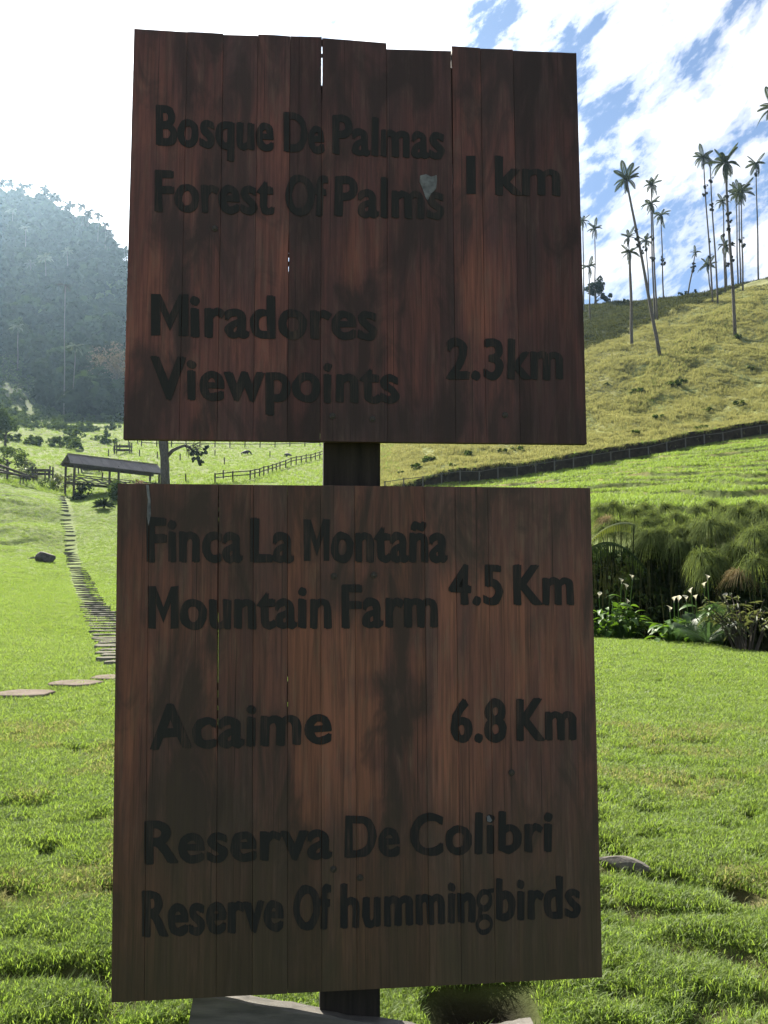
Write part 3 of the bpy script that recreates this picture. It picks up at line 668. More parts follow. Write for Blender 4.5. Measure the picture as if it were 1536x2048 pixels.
def line(words, seams, label):
    """words: (text, left u, right u, baseline v left, baseline v right, cap height left, right)"""
    bm = bmesh.new()
    for (w, ul, ur, vl, vr, hl, hr) in words:
        if w == 'M':
            A = MB(); a_ = .25
            for q4 in ([(0, 0), (a_, 0), (a_, 1), (0, 1)], [(1 - a_, 0), (1, 0), (1, 1), (1 - a_, 1)], [(a_, 1), (a_, .60), (.5, .12), (.5, .50)], [(.5, .50), (.5, .12), (1 - a_, .60), (1 - a_, 1)]): A.add([(x_, y_ * CAP, 0) for x_, y_ in q4], [(0, 1, 2, 3)])
            v = np.concatenate(A.v); f = A.f; lo_, hi2 = 0, 1
        elif w == 'g2':
            A = MB(); W_ = 1.0
            V, F = ring(0.46, 0.50, 0.42, 0.29, 0.19); A.add(V, F)
            V, F = ring(0.48, -0.10, 0.46, 0.25, 0.16); A.add(V, F)
            A.add([(0.14, 0.30, 0), (0.36, 0.27, 0), (0.34, 0.08, 0), (0.10, 0.06, 0)], [(0, 1, 2, 3)])
            A.add([(0.62, 0.66, 0), (0.98, 0.68, 0), (0.98, 0.80, 0), (0.62, 0.78, 0)], [(0, 1, 2, 3)])
            v = np.concatenate(A.v); f = A.f
            v = v * np.array([1, CAP / 1.02, 1]); lo_, hi2 = 0, 1
        else:
            v, f = glyphs(w); lo_, hi2 = v[:, 0].min(), v[:, 0].max()
        pa, pb = bp(ul, vl), bp(ur, vr); ta, tb = bp(ul, vl - hl), bp(ur, vr - hr)
        q = (v[:, 0] - lo_) / (hi2 - lo_); h = v[:, 1] / CAP
        s = (pa[0] + (pb[0] - pa[0]) * q) + h * ((ta[0] - pa[0]) * (1 - q) + (tb[0] - pb[0]) * q)
        t = (pa[1] + (pb[1] - pa[1]) * q) + h * ((ta[1] - pa[1]) * (1 - q) + (tb[1] - pb[1]) * q)
        # hand painted: edges waver a little
        wv = 0.0024; s = s + wv * (vnoise(s * 55, t * 55, 1) - .5) * 2; t = t + wv * (vnoise(s * 55, t * 55, 2) - .5) * 2
        em = 0.062 * 0.5 * (pa[1] * 0 + (ta[1] - pa[1]) / 0.73)     # stroke gain: the stencil was brushed over several times
        for lay, (ox, oz) in enumerate(((0, 0), (-.8, 0), (.8, 0), (-.5, .5), (.5, -.5)) if w not in ('g2', 'M', 'I') else ((0, 0),)):
            vs = [bm.verts.new((a_ + ox * em, -0.0024 - lay * 0.00008, b_ + oz * em)) for a_, b_ in zip(s, t)]
            for p in f:
                try: bm.faces.new([vs[k] for k in p])
                except ValueError: pass
    for (tp, bt) in seams:       # the paint breaks at the joints between planks
        d = Vector((tp[0] - bt[0], 0, tp[1] - bt[1])).normalized(); nrm = Vector((d.z, 0, -d.x))
        for sgn in (1, -1):
            bmesh.ops.bisect_plane(bm, geom=bm.verts[:] + bm.edges[:] + bm.faces[:], plane_co=Vector((bt[0], 0, bt[1])) + nrm * 0.0011 * sgn, plane_no=nrm)
        kill = [f_ for f_ in bm.faces if abs((f_.calc_center_median() - Vector((bt[0], 0, bt[1]))).dot(nrm)) < 0.0011]
        bmesh.ops.delete(bm, geom=kill, context='FACES')
    r = bmesh.ops.extrude_face_region(bm, geom=bm.faces[:])
    for e in r['geom']:
        if isinstance(e, bmesh.types.BMVert): e.co.y += 0.0028
    bmesh.ops.recalc_face_normals(bm, faces=bm.faces[:])
    me = bpy.data.meshes.new('lettering'); bm.to_mesh(me); bm.free(); me.materials.append(M_LETTER)
    o = obj('lettering', me, sign); o['label'] = label; return o
bl = lambda ul, vl, ur, vr, x: vl + (vr - vl) * (x - ul) / (ur - ul)
def ws(ul, vl, ur, vr, hl, hr, parts):
    out = []
    for (w, a, b) in parts:
        h = lambda x: hl + (hr - hl) * (x - ul) / (ur - ul)
        out.append((w, a, b, bl(ul, vl, ur, vr, a), bl(ul, vl, ur, vr, b), h(a), h(b)))
    return out
line(ws(315, 289, 886, 317, 77, 74, [('Bosque', 315, 546), ('De', 570, 646), ('Palmas', 667, 886)]), SEAMS_U, 'painted words Bosque De Palmas')
line(ws(312, 421, 886, 437, 79, 76, [('Forest', 312, 546), ('Of', 573, 653), ('Palms', 672, 886)]), SEAMS_U, 'painted words Forest Of Palms')
line(ws(303, 671, 752, 678, 83, 80, [('M', 303, 376), ('iradores', 383, 752)]), SEAMS_U, 'painted word Miradores')
line(ws(303, 797, 796, 805, 83, 80, [('Viewpoints', 303, 796)]), SEAMS_U, 'painted word Viewpoints')
line(ws(932, 387, 1118, 390, 75, 74, [('I', 933, 951), ('km', 992, 1118)]), SEAMS_U, 'painted distance 1 km')
line(ws(895, 756, 1124, 757, 78, 77, [('2.3km', 895, 1124)]), SEAMS_U, 'painted distance 2.3 km')
line(ws(296, 1122, 893, 1122, 86, 82, [('Finca', 296, 483), ('La', 504, 585), ('M', 608, 659), ('ontaña', 664, 893)]), SEAMS_L, 'painted words Finca La Montaña')
line(ws(297, 1257, 873, 1252, 84, 82, [('M', 297, 357), ('ountain', 363, 660), ('Farm', 685, 873)]), SEAMS_L, 'painted words Mountain Farm')
line(ws(899, 1208, 1145, 1208, 78, 77, [('4.5', 899, 1003), ('Km', 1029, 1145)]), SEAMS_L, 'painted distance 4.5 Km')
line(ws(301, 1497, 660, 1485, 87, 82, [('Acaime', 301, 660)]), SEAMS_L, 'painted word Acaime')
line(ws(904, 1483, 1150, 1477, 82, 80, [('6.8', 904, 1010), ('Km', 1035, 1150)]), SEAMS_L, 'painted distance 6.8 Km')
line(ws(291, 1726, 1102, 1700, 83, 78, [('Reserva', 291, 662), ('De', 692, 797), ('Colibri', 822, 1102)]), SEAMS_L, 'painted words Reserva De Colibri')
line(ws(288, 1871, 1158, 1832, 88, 80, [('Reserve', 288, 565), ('Of', 590, 660), ('hummin', 684, 949), ('g2', 951, 989), ('birds', 994, 1158)]), SEAMS_L, 'painted words Reserve Of hummingbirds')
def stain(px, name='pale_stain'):
    V = [(bp(a, b)[0], -0.0029, bp(a, b)[1]) for a, b in px]; n = len(V)
    V += [(a, b + 0.0028, c) for a, b, c in V]
    F = [tuple(range(n)), tuple(range(2 * n - 1, n - 1, -1))] + [(i, (i + 1) % n, n + (i + 1) % n, n + i) for i in range(n)]
    obj(name, MB().add(V, F).mesh(name, M_STAIN), sign)
stain([(840, 352), (852, 349), (862, 354), (873, 351), (874, 362), (872, 378), (862, 388), (855, 402), (851, 396), (845, 378), (839, 364)])
stain([(292, 970), (298, 970), (301, 1000), (302, 1030), (297, 1052), (294, 1030), (296, 1000)])
stain([(973, 1632), (978, 1630), (984, 1640), (980, 1644), (974, 1642)])

# weathered planks lying against the foot of the sign
def rough_plank(a, b, h, th, seed, label):
    a = Vector(a); b = Vector(b); r = np.random.default_rng(seed)
    c = (a + b) / 2; t = thing('loose_plank', (c.x, c.y, 0), label, 'plank')
    d = (b - a); Ln = d.length; n = 26; V = []; F = []
    q = d.to_track_quat('X', 'Z').to_matrix()
    for i in range(n):
        k = i / (n - 1); e = 0.006 * (vnoise(np.array([k * 14]), np.array([0.]), seed)[0] - .5) * 2
        e2 = 0.008 * (vnoise(np.array([k * 11]), np.array([5.]), seed)[0] - .5) * 2
        for (yy, zz2) in ((-th / 2, -h), (th / 2, -h), (th / 2 + e2, -0.004), (th / 2 - .006 + e2, e), (-th / 2 + .005, e * .6), (-th / 2, -0.006)):
            V.append(a - Vector((c.x, c.y, 0)) + q @ Vector((Ln * k, yy, zz2)))
    for i in range(n - 1):
        for k in range(6):
            k2 = (k + 1) % 6; F.append((i * 6 + k, (i + 1) * 6 + k, (i + 1) * 6 + k2, i * 6 + k2))
    F.append(tuple(range(6))); F.append(tuple((n - 1) * 6 + k for k in range(5, -1, -1)))
    me = MB().add(V, F).mesh('board', M_GREYWOOD); obj('board', me, t)
rough_plank(at(392, 1977, 2.80), at(930, 2072, 2.78), 0.34, 0.055, 3, 'weathered grey plank lying under the left half of the sign')
rough_plank(at(880, 2078, 2.82), at(1064, 2040, 2.84), 0.30, 0.05, 4, 'pale plank end poking up under the right half of the sign')

# ------------------------------------------------------------------ lawn grass now that its points exist
tufts = [tuft('grass_tuft', M_BLADE, 24, 0.055, 0.010, 0.035, 0.0036, 1.3, s) for s in range(4)]
scatter('lawn_grass', LAWN[0], LAWN[1], tufts, 'short bright green lawn grass', 0.3)

kk = (LAWN[0][:, 1] < 9) & (fbm(LAWN[0][:, 0] / 0.7, LAWN[0][:, 1] / 0.7, 61, 3) > 0.53) & (rng.uniform(size=len(LAWN[1])) < 0.8)
dry = [tuft('straw_tuft', M_GOLD, 14, 0.06, 0.010, 0.034, 0.0042, 1.8, 60 + s) for s in range(3)]
scatter('lawn_straw', LAWN[0][kk] + np.array([.02, .01, 0]), LAWN[1][kk], dry, 'dry straw coloured grass in worn lawn patches', 0.35)
# dry tall grass on the right slope and rough grass on the terraces
n = 115000
uu = rng.uniform(690, 1700, n); yy = rng.uniform(84, 200, n); xx = (uu - 768) / FPX * yy
fy_ = fence_y(uu); k = (rng.uniform(size=n) < sstep(700, 790, uu)) & (yy > fy_ + 0.9) & (yy < np.interp(uu, [1000, 1180, 1290, 1440, 1536], [172, 168, 180, 196, 205]))
strip = k & (np.exp(-((uu - 1330 - (yy - 140) * 4.2) / 45) ** 2) * sstep(118, 135, yy) * (1 - sstep(175, 195, yy)) > 0.4)
STRIP = (xx[strip], yy[strip])
k &= (np.exp(-((uu - 1330 - (yy - 140) * 4.2) / 45) ** 2) * sstep(118, 135, yy) * (1 - sstep(175, 195, yy)) < 0.5) | (rng.uniform(size=n) < .25)
k &= rng.uniform(size=n) > 0.6 * sstep(0.45, 0.7, fbm(xx / 6, yy / 9, 101, 5))
xx, yy = xx[k], yy[k]; zz2 = ground_z(xx, yy)
gt = [tuft('dry_tuft', M_GOLD, 24, 0.5, 0.25, 0.66, 0.045, 0.8, 20 + s) for s in range(3)]
scatter('dry_hill_grass', np.stack([xx, yy, zz2], 1), rng.uniform(0.4, 0.9, len(xx)) * (0.35 + 1.2 * fbm(xx / 3.2, yy / 4.5, 201, 3)), gt, 'tall dry golden grass on the right hillside', 0.3)
n = 44000
uu = rng.uniform(690, 1750, n); yy = 42 + 58 * rng.uniform(0, 1, n); xx = (uu - 768) / FPX * yy
k = (yy < fence_y(uu) - 0.3) & (rng.uniform(size=n) < sstep(690, 770, uu)); xx, yy = xx[k], yy[k]
slope_ = (ground_z(xx, yy + .25) - ground_z(xx, yy - .25)) / .5; k = rng.uniform(size=len(xx)) > sstep(.3, .7, slope_); xx, yy = xx[k], yy[k]
gt2 = [tuft('rough_tuft', M_BLADE, 18, 0.28, 0.12, 0.34, 0.028, 0.8, 30 + s) for s in range(3)]
scatter('terrace_grass', np.stack([xx, yy, ground_z(xx, yy)], 1), rng.uniform(0.5, 1.1, len(xx)), gt2, 'rough green grass on the terraced bank', 0.3)
scatter('strip_grass', np.stack([STRIP[0], STRIP[1], ground_z(*STRIP)], 1), rng.uniform(0.5, 1.4, len(STRIP[0])), gt2 + gt + gt, 'green grass strip running up the dry hillside', 0.3)
n = 40000
uu = rng.uniform(-250, 800, n); yy = np.where(uu > 560, 60, 100) + 190 * rng.uniform(0, 1, n) ** 1.2; xx = (uu - 768) / FPX * yy
k = (yy < 246) | (uu < 125); xx, yy = xx[k], yy[k]
scatter('pasture_grass', np.stack([xx, yy, ground_z(xx, yy)], 1), rng.uniform(0.5, 1.3, len(xx)), gt2, 'bright pasture grass in the valley', 0.3)

uu = np.repeat(np.linspace(700, 1750, 900), 2); yy = fence_y(uu) + rng.uniform(.25, 1.6, len(uu)); xx = (uu - 768) / FPX * yy
zt_ = np.interp(uu, _u, _gz + np.maximum(_gt - _gz, .4)); zz2 = zt_ - rng.uniform(0, .35, len(uu)) * (yy < fence_y(uu) + .6)
scatter('bank_fringe', np.stack([xx, yy, zz2], 1), rng.uniform(.4, 1.15, len(uu)), gt + gt2, 'grass hanging over the top of the earth bank', 0.7)
n = 22000; uu = rng.uniform(700, 1560, n); yy = rng.uniform(166, 262, n); xx = (uu - 768) / FPX * yy
k = (yy > np.interp(uu, [1000, 1180, 1290, 1440, 1536], [170, 166, 178, 194, 215])); xx, yy = xx[k], yy[k]
gt3 = [tuft('ridge_tuft', M_RIDGE, 20, 0.7, 0.3, 0.8, 0.10, 0.8, 40 + s) for s in range(3)]
scatter('ridge_grass', np.stack([xx, yy, ground_z(xx, yy)], 1), rng.uniform(.5, 1.2, len(xx)), gt3, 'green grass on the far shoulder of the hill, colour darkened for shade', 0.3)

# ------------------------------------------------------------------ foliage builders
def crown_arrays(seed, rx, ry, rz, nblob, ncard, card, zc=0.0, shell=0.55, aspect=0.55, flat=0.0):
    """leaf cards grouped in clumps spread over an uneven ellipsoid"""
    r = np.random.default_rng(seed)
    d = r.normal(size=(nblob, 3)); d /= np.linalg.norm(d, axis=1)[:, None]
    rad = r.uniform(shell, 1.0, nblob) * r.uniform(0.75, 1.1, nblob)
    bc = d * rad[:, None] * np.array([rx, ry, rz]); bc[:, 2] += zc
    br = r.uniform(0.22, 0.42, nblob) * (rx + rz) / 2
    w = br ** 2 / np.sum(br ** 2); bi = r.choice(nblob, ncard, p=w)
    dd = r.normal(size=(ncard, 3)); dd /= np.linalg.norm(dd, axis=1)[:, None]
    p = bc[bi] + dd * (br[bi] * r.uniform(0.55, 1.08, ncard))[:, None]
    nrm = dd + r.normal(size=(ncard, 3)) * 0.6 + np.array([0, 0, flat]); nrm /= np.linalg.norm(nrm, axis=1)[:, None]
    t = np.cross(nrm, r.normal(size=(ncard, 3))); t /= np.linalg.norm(t, axis=1)[:, None]; b = np.cross(nrm, t)
    s = card * r.uniform(0.6, 1.3, ncard)[:, None]
    fold = nrm * s * 0.25
    V = np.stack([p - t * s, p - b * s * aspect + fold, p + t * s, p + b * s * aspect + fold], 1).reshape(-1, 3)
    F = np.arange(ncard * 4).reshape(-1, 4)
    return V, F
def crown(name, mat, *a, **k):
    V, F = crown_arrays(*a, **k); return fast_mesh(name, V, F, mat)
def trunk_mesh(name, mat, h, r0, r1, nb, spread, seed, zb=0.5):
    r = random.Random(seed); mb = MB()
    pts = [(0.03 * h * (r.random() - .5), 0.03 * h * (r.random() - .5), h * q) for q in (0, .3, .6, 1)]; pts[0] = (0, 0, -0.4)
    mb.tube(pts, [r0, r0 * .75, r0 * .6, r1], 8)
    for i in range(nb):
        a = i * 2.4 + r.random(); z = h * r.uniform(zb, 0.9); l = spread * r.uniform(.7, 1.1)
        p0 = Vector((0, 0, z)); p1 = p0 + Vector((math.cos(a) * l * .5, math.sin(a) * l * .5, l * .35)); p2 = p0 + Vector((math.cos(a) * l, math.sin(a) * l, l * .55))
        mb.tube([p0, p1, p2], [r1 * .9, r1 * .55, r1 * .2], 6)
    return mb.mesh(name, mat, True)

# ------------------------------------------------------------------ palms
def frond_mesh(name, mat, L_, up, droop, nl=20, lw=0.075, ll=0.56):
    """a feather leaf leaving the origin along +x, rising then arching down"""
    V = []; F = []
    P = []
    for i in range(nl + 1):
        q = i / nl; P.append(Vector((L_ * q * (1 - 0.12 * q * q), 0, up * L_ * q - droop * L_ * q * q)))
    for i in range(nl):     # midrib
        k = len(V); w = 0.035 * (1 - .7 * i / nl); a, b = P[i], P[i + 1]
        V += [(a.x, -w, a.z), (a.x, w, a.z), (b.x, w * .9, b.z), (b.x, -w * .9, b.z)]; F.append((k, k + 1, k + 2, k + 3))
    for i in range(1, nl + 1):
        q = i / nl; l = ll * (math.sin(math.pi * min(1, 0.18 + q * 0.80)) ** 0.7) * L_ * 0.42
        for sg in (-1, 1):
            t = (P[i] - P[i - 1]).normalized(); base = P[i]
            dirv = (t * 0.62 + Vector((0, sg * 0.75, -0.30))).normalized()
            tip = base + dirv * l + Vector((0, 0, -0.22 * l))
            w = t * lw * .5 * L_
            k = len(V); mid = base + dirv * l * .5
            V += [base - w * .5, mid - w, tip, mid + w]; F.append((k, k + 1, k + 2, k + 3))
    return fast_mesh(name, [tuple(v) for v in V], F, mat)
FR = [frond_mesh('frond', M_FROND, 1.0, .75, .55), frond_mesh('frond', M_FROND, 1.0, .42, .75), frond_mesh('frond', M_FROND, 1.0, .12, .85), frond_mesh('frond', M_FROND, 1.0, 1.1, .45)]
FRL = [frond_mesh('frond', M_FRONDL, 1.0, .75, .55, 9, .34, .75), frond_mesh('frond', M_FRONDL, 1.0, .42, .75, 9, .34, .75), frond_mesh('frond', M_FRONDL, 1.0, .12, .85, 9, .34, .75)]
epi_me = [crown('epiphyte', M_EPI, 300 + s, .5, .5, .45, 5, 60, .22) for s in range(3)]
def palm(u, v, ub, vb, size, label, Y=None, epis=(), nf=15, group='tall palms on the right hillside', r0=None, bend=0.0):
    b = hit(ub, vb) if Y is None else None
    if b is None: X_ = at(ub, vb, Y); b = Vector((X_.x, Y, gz(X_.x, Y)))
    c = at(u, v, b.y + random.uniform(-1, 1))
    rel = c - b; H = rel.length
    t = thing('palm_tree', b, label, 'palm', group)
    r0 = r0 or 0.30; n = 14; pts = []; rr = []
    for i in range(n):
        q = i / (n - 1); w = math.sin(q * math.pi) * bend * H
        pts.append(rel * q + Vector((w + 0.06 * math.sin(q * 9 + u), 0, -0.5 if i == 0 else 0))); rr.append(r0 * (1 - 0.45 * q))
    obj('trunk', MB().tube(pts, rr, 9).mesh('trunk', M_TRUNK, True), t)
    fl = size / 2 / FPX * b.y * 1.28; rd = random.Random(int(u * 7 + v)); a0 = rd.random() * 6.28; dp = rd.uniform(-.08, .32)
    for i in range(nf):
        tier = i / nf; a = a0 + i * 2.39996 + rd.uniform(-.25, .25)
        me = FR[3] if tier < .12 else FR[0] if tier < .38 else FR[1] if tier < .72 else FR[2]
        tilt = -0.30 * (1 - tier) + rd.uniform(-.25, .35) + dp + (0.9 if tier > .82 else 0)
        s = fl * rd.uniform(.8, 1.12)
        obj('frond', me, t, tuple(rel + Vector((0, 0, rd.uniform(-.2, .1)))), (rd.uniform(-.3, .3), tilt, a), (s, s, s))
    for j, q in enumerate(epis):
        p = rel * q; s = rd.uniform(.75, 1.15) * (b.y / 150)
        obj('epiphyte', epi_me[j % 3], t, (p.x + rd.uniform(-.35, .35), p.y - .2, p.z), (0, 0, rd.random() * 6), (s, s, s))
    return t
PALMS = [
 (1253, 358, 1320, 712, 54, 'tall palm leaning left with its foot lowest on the slope nearest the sign', (.62, .66, .58, .70), 16),
 (1450, 325, 1471, 672, 58, 'tallest foreground palm whose pale foot stands on the green strip of slope', (.80, .70, .62, .60, .53, .44, .28, .66), 17),
 (1190, 457, 1190, 612, 30, 'slim palm rising straight out of the round dark tree at the sign edge', (), 13),
 (1166, 440, 1168, 625, 30, 'palm mostly hidden behind the right edge of the upper board', (), 12),
 (1178, 532, 1180, 641, 30, 'short palm in front of the round dark tree beside the board', (), 12),
 (1302, 370, 1314, 640, 36, 'taller of the twin palms right of the leaning palm', (.6, .45), 14),
 (1301, 406, 1309, 640, 36, 'lower of the twin palms right of the leaning palm', (.52,), 14),
 (1322, 430, 1327, 601, 36, 'palm standing right of the twin palms with a bare slim trunk', (.48, .43), 14),
 (1257, 474, 1261, 614, 32, 'small palm with its crown just left of the leaning trunk, upper of two', (), 13),
 (1260, 503, 1264, 692, 36, 'palm beside the leaning trunk with ragged hanging crown, lower of two', (), 13),
 (1292, 480, 1299, 606, 32, 'thin palm between the leaning palm and the twin palms', (.86,), 12),
 (1391, 505, 1375, 580, 21, 'tiny palm leaning right above a small bush on the ridge', (.62, .57, .7), 10),
 (1406, 314, 1426, 605, 38, 'leftmost tall palm of the right cluster, clumps near its top', (.79, .74, .42, .31), 15),
 (1419, 322, 1436, 606, 26, 'bare topped palm beside the leftmost tall palm of the right cluster', (.86, .69, .66), 9),
 (1446, 402, 1450, 584, 30, 'palm with its crown hidden behind the tallest foreground trunk', (.62,), 12),
 (1451, 490, 1453, 577, 34, 'short palm with hanging dead fronds behind the tallest foreground trunk', (.55, .5), 13),
 (1472, 388, 1476, 570, 34, 'left palm of the dense trio with merged crowns', (), 13),
 (1482, 382, 1486, 582, 46, 'right palm of the dense trio with merged crowns and wide fronds', (.50, .45), 17),
 (1477, 378, 1481, 569, 32, 'middle palm of the dense trio with merged crowns', (), 12),
 (1512, 326, 1517, 557, 40, 'rightmost full palm on the ridge with a single clump under its crown', (.90,), 14),
 (1415, 530, 1421, 582, 36, 'low palm with wide drooping fronds between two tall trunks on the ridge', (), 13),
 (1549, 214, 1556, 585, 64, 'palm mostly outside the right edge with only frond tips in view', (), 15),
]
for (u_, v_, ub, vb, s, lab, ep, nf) in PALMS:
    palm(u_, v_, ub, vb, s, lab, None, ep, nf, r0=0.34 if vb > 660 else 0.22)
# palms on the far left ridge, only their crowns show against the white sky
pc = []
for s in range(4):
    V, F = [], []; off = 0; rd = random.Random(50 + s)
    for i in range(11):
        me = FRL[i % 3]; vv = np.empty(len(me.vertices) * 3); me.vertices.foreach_get('co', vv); vv = vv.reshape(-1, 3)
        e = np.array(Euler((rd.uniform(-.3, .3), rd.uniform(-.4, .35), i * 2.4 + rd.random() * .5)).to_matrix())
        V.append(vv @ e.T * rd.uniform(.8, 1.1)); F += [tuple(k + off for k in p.vertices) for p in me.polygons]; off += len(vv)
    pc.append(fast_mesh('crown', np.concatenate(V), F, M_FRONDL if s == 3 else M_EPI))
def far_palm(u, v, ub, vb, size, label, group, Y=None):
    if Y is None: b = hit(ub, vb)
    else: X_ = at(u + (ub - u) * .4, v, Y); b = Vector((X_.x, Y, gz(X_.x, Y)))
    c = at(u, v, b.y); rel = c - b
    t = thing('palm_tree', b, label, 'palm', group); n = 6
    obj('trunk', MB().tube([rel * (i / (n - 1)) + Vector((0.1 * math.sin(i * 2 + u), 0, -.5 if i == 0 else 0)) for i in range(n)], [.20 - .015 * i for i in range(n)], 6).mesh('trunk', M_TRUNK, True), t)
    s = size / 2 / FPX * b.y * 1.45
    obj('crown', pc[3] if 'shin' in label or 'glint' in label or 'silver' in label else pc[int(u) % 3], t, tuple(rel), (0, 0, u * 1.7), (s, s, s))
RIDGE = [(21,367),(59,372),(90,378),(31,389),(55,400),(88,393),(81,400),(117,397),(105,393),(139,410),(73,413),(86,415),(164,412),(177,424),(197,430),(176,435),(169,449),(147,451),(160,461),(135,462),(121,456),(212,449),(220,471),(229,491),(203,488),(184,474),(122,415),(42,380),(45,370),(249,501),(3,366),(225,505),(215,462)]
rv_u = [0, 120, 200, 260]; rv_v = [402, 446, 500, 560]; rv_y = [450, 430, 405, 395]
for (u_, v_), od in zip(RIDGE, order([q[0] for q in RIDGE])):
    far_palm(u_, v_, u_ + random.uniform(-3, 3), 0, random.uniform(15, 21), 'distant palm on the hazy left mountain skyline, %s from the left edge' % od, 'palms along the left skyline', float(np.interp(u_, rv_u, rv_y)) - random.uniform(2, 9))
for (u_, v_, ub, vb, s, lab) in [
  (25, 422, 26, 470, 17, 'silvery palm crown high on the hazy mountain near the left edge'),
  (51, 456, 52, 520, 15, 'small glinting palm crown below the skyline palms'),
  (91, 515, 92, 590, 24, 'brightest glinting palm crown in the middle of the dark forest slope'),
  (135, 503, 136, 570, 18, 'glinting palm crown right of the brightest one on the forest slope'),
  (61, 527, 62, 590, 17, 'glinting palm crown left of the brightest one on the forest slope'),
  (130, 570, 128, 842, 22, 'very tall palm with long pale trunk rising from the far pasture'),
  (36, 654, 35, 745, 21, 'palm with a shiny crown among the shrubs on the left slope'),
  (151, 693, 144, 840, 28, 'shorter palm with bright shiny fronds beside the very tall one')]:
    far_palm(u_, v_, ub, vb, s, lab, None)

# ------------------------------------------------------------------ far wood on the left mountain
FC = [crown('forest_crown', M_TREE if s % 3 else M_TREED, 400 + s, 4.4, 4.4, 3.2, 12, 620, .85, 2.5, .6, .7, .5) for s in range(5)]
n = 2600; uu = rng.uniform(-420, 420, n); yy = rng.uniform(236, 470, n); xx = (uu - 768) / FPX * yy
lim = 238 + 26 * (fbm(xx / 18, yy / 18, 141, 3)) + sstep(230, 420, uu) * 25 + (1 - sstep(30, 120, uu)) * 38
k = (yy > lim) & (yy < np.interp(uu, [-420, 0, 120, 200, 260, 420], [455, 452, 433, 408, 398, 380]) + 4)
xx, yy = xx[k], yy[k]
scatter('mountain_forest', np.stack([xx, yy, ground_z(xx, yy) - .8], 1), rng.uniform(0.45, 1.0, len(xx)) ** 3 * 2.0 + .2, FC, 'dense dark forest covering the left mountain', 0.12)
SB = [crown('shrub_crown', M_BUSH, 420 + s, 1.5, 1.5, 1.0, 9, 200, .28, .7) for s in range(3)]
n = 800; uu = rng.uniform(-200, 330, n); yy = rng.uniform(150, 285, n); xx = (uu - 768) / FPX * yy
k = fbm(xx / 16, yy / 16, 151, 3) + .22 * (uu < 110) * (yy > 236) > np.interp(yy, [150, 215, 235, 258, 285], [.66, .60, .48, .3, .3])
xx, yy = xx[k], yy[k]
scatter('hillside_scrub', np.stack([xx, yy, ground_z(xx, yy) - .2], 1), rng.uniform(0.5, 1.5, len(xx)), SB, 'low scrub along the foot of the mountain', 0.1)

def tree(name, u, v, Y, h, crown_me, zc, label, tr=None, scl=(1, 1, 1), cat='tree', group=None, r0=.3, nb=5, sink=0.1, rz=0):
    X_ = at(u, v, Y).x if v else (u - 768) / FPX * Y
    t = thing(name, (X_, Y, gz(X_, Y) - sink), label, cat, group, rz)
    if h: obj('trunk', trunk_mesh('trunk', M_BARK, h, r0, r0 * .45, nb, h * .5, int(u + Y)), t)
    obj('crown', crown_me, t, (0, 0, zc), (0, 0, u), scl)
    return t
# single trees one can point at
fg = [(190, 560, 330, 6), (215, 600, 318, 6), (240, 575, 325, 6.5), (150, 625, 300, 5.5), (95, 640, 292, 6), (205, 655, 290, 5), (40, 650, 285, 5.5), (232, 640, 292, 5), (175, 600, 312, 5), (120, 600, 318, 5.5)]
for (u_, v_, Y, s), od in zip(fg, order([q[0] for q in fg])):
    cm = crown('crown', M_BUSH, 500 + int(u_), 1, 1, .72, 14, 900, .14, 0, .6, .7, .6)  # leaf paler than the forest's, sunlight on these crowns put into the colour
    b = hit(u_, v_ + 18, 150)
    t = thing('forest_tree', b, 'rounded forest tree with sunlit crown on the lower mountain slope, %s from the left edge' % od, 'tree', 'sunlit trees on the lower mountain slope')
    obj('trunk', trunk_mesh('trunk', M_BARK, 4, .3, .15, 4, 3, int(u_)), t); obj('crown', cm, t, (0, 0, 4), (0, 0, 0), (s * .75,) * 3)
con = []
def conifer(u, v, Y, h, label):
    r = np.random.default_rng(int(u)); n = 700; q = r.uniform(0, 1, n) ** .7; a = r.uniform(0, 6.283, n); rad = (1 - q) * h * .2 * r.uniform(.4, 1.05, n) + .1
    p = np.stack([rad * np.cos(a), rad * np.sin(a), h * (0.08 + .92 * q)], 1); s = (.5 * (1 - q) + .25)[:, None]
    o_ = np.stack([np.cos(a), np.sin(a), -.35 + 0 * a], 1); sd_ = np.stack([-np.sin(a), np.cos(a), 0 * a], 1)
    V = np.stack([p - o_ * s * .4, p + sd_ * s * .45, p + o_ * s, p - sd_ * s * .45], 1).reshape(-1, 3)
    X_ = (u - 768) / FPX * Y; t = thing('conifer', (X_, Y, gz(X_, Y) - 1), label, 'tree')
    obj('trunk', MB().tube([(0, 0, -1), (0, 0, h * .9)], [.3, .08], 7).mesh('trunk', M_BARK), t)
    obj('foliage', fast_mesh('foliage', V, np.arange(n * 4).reshape(-1, 4), M_TREED), t)
conifer(170, 480, 412, 14, 'pointed dark conifer on the left skyline')
conifer(236, 520, 396, 15, 'pointed conifer on the skyline next to the upper board')
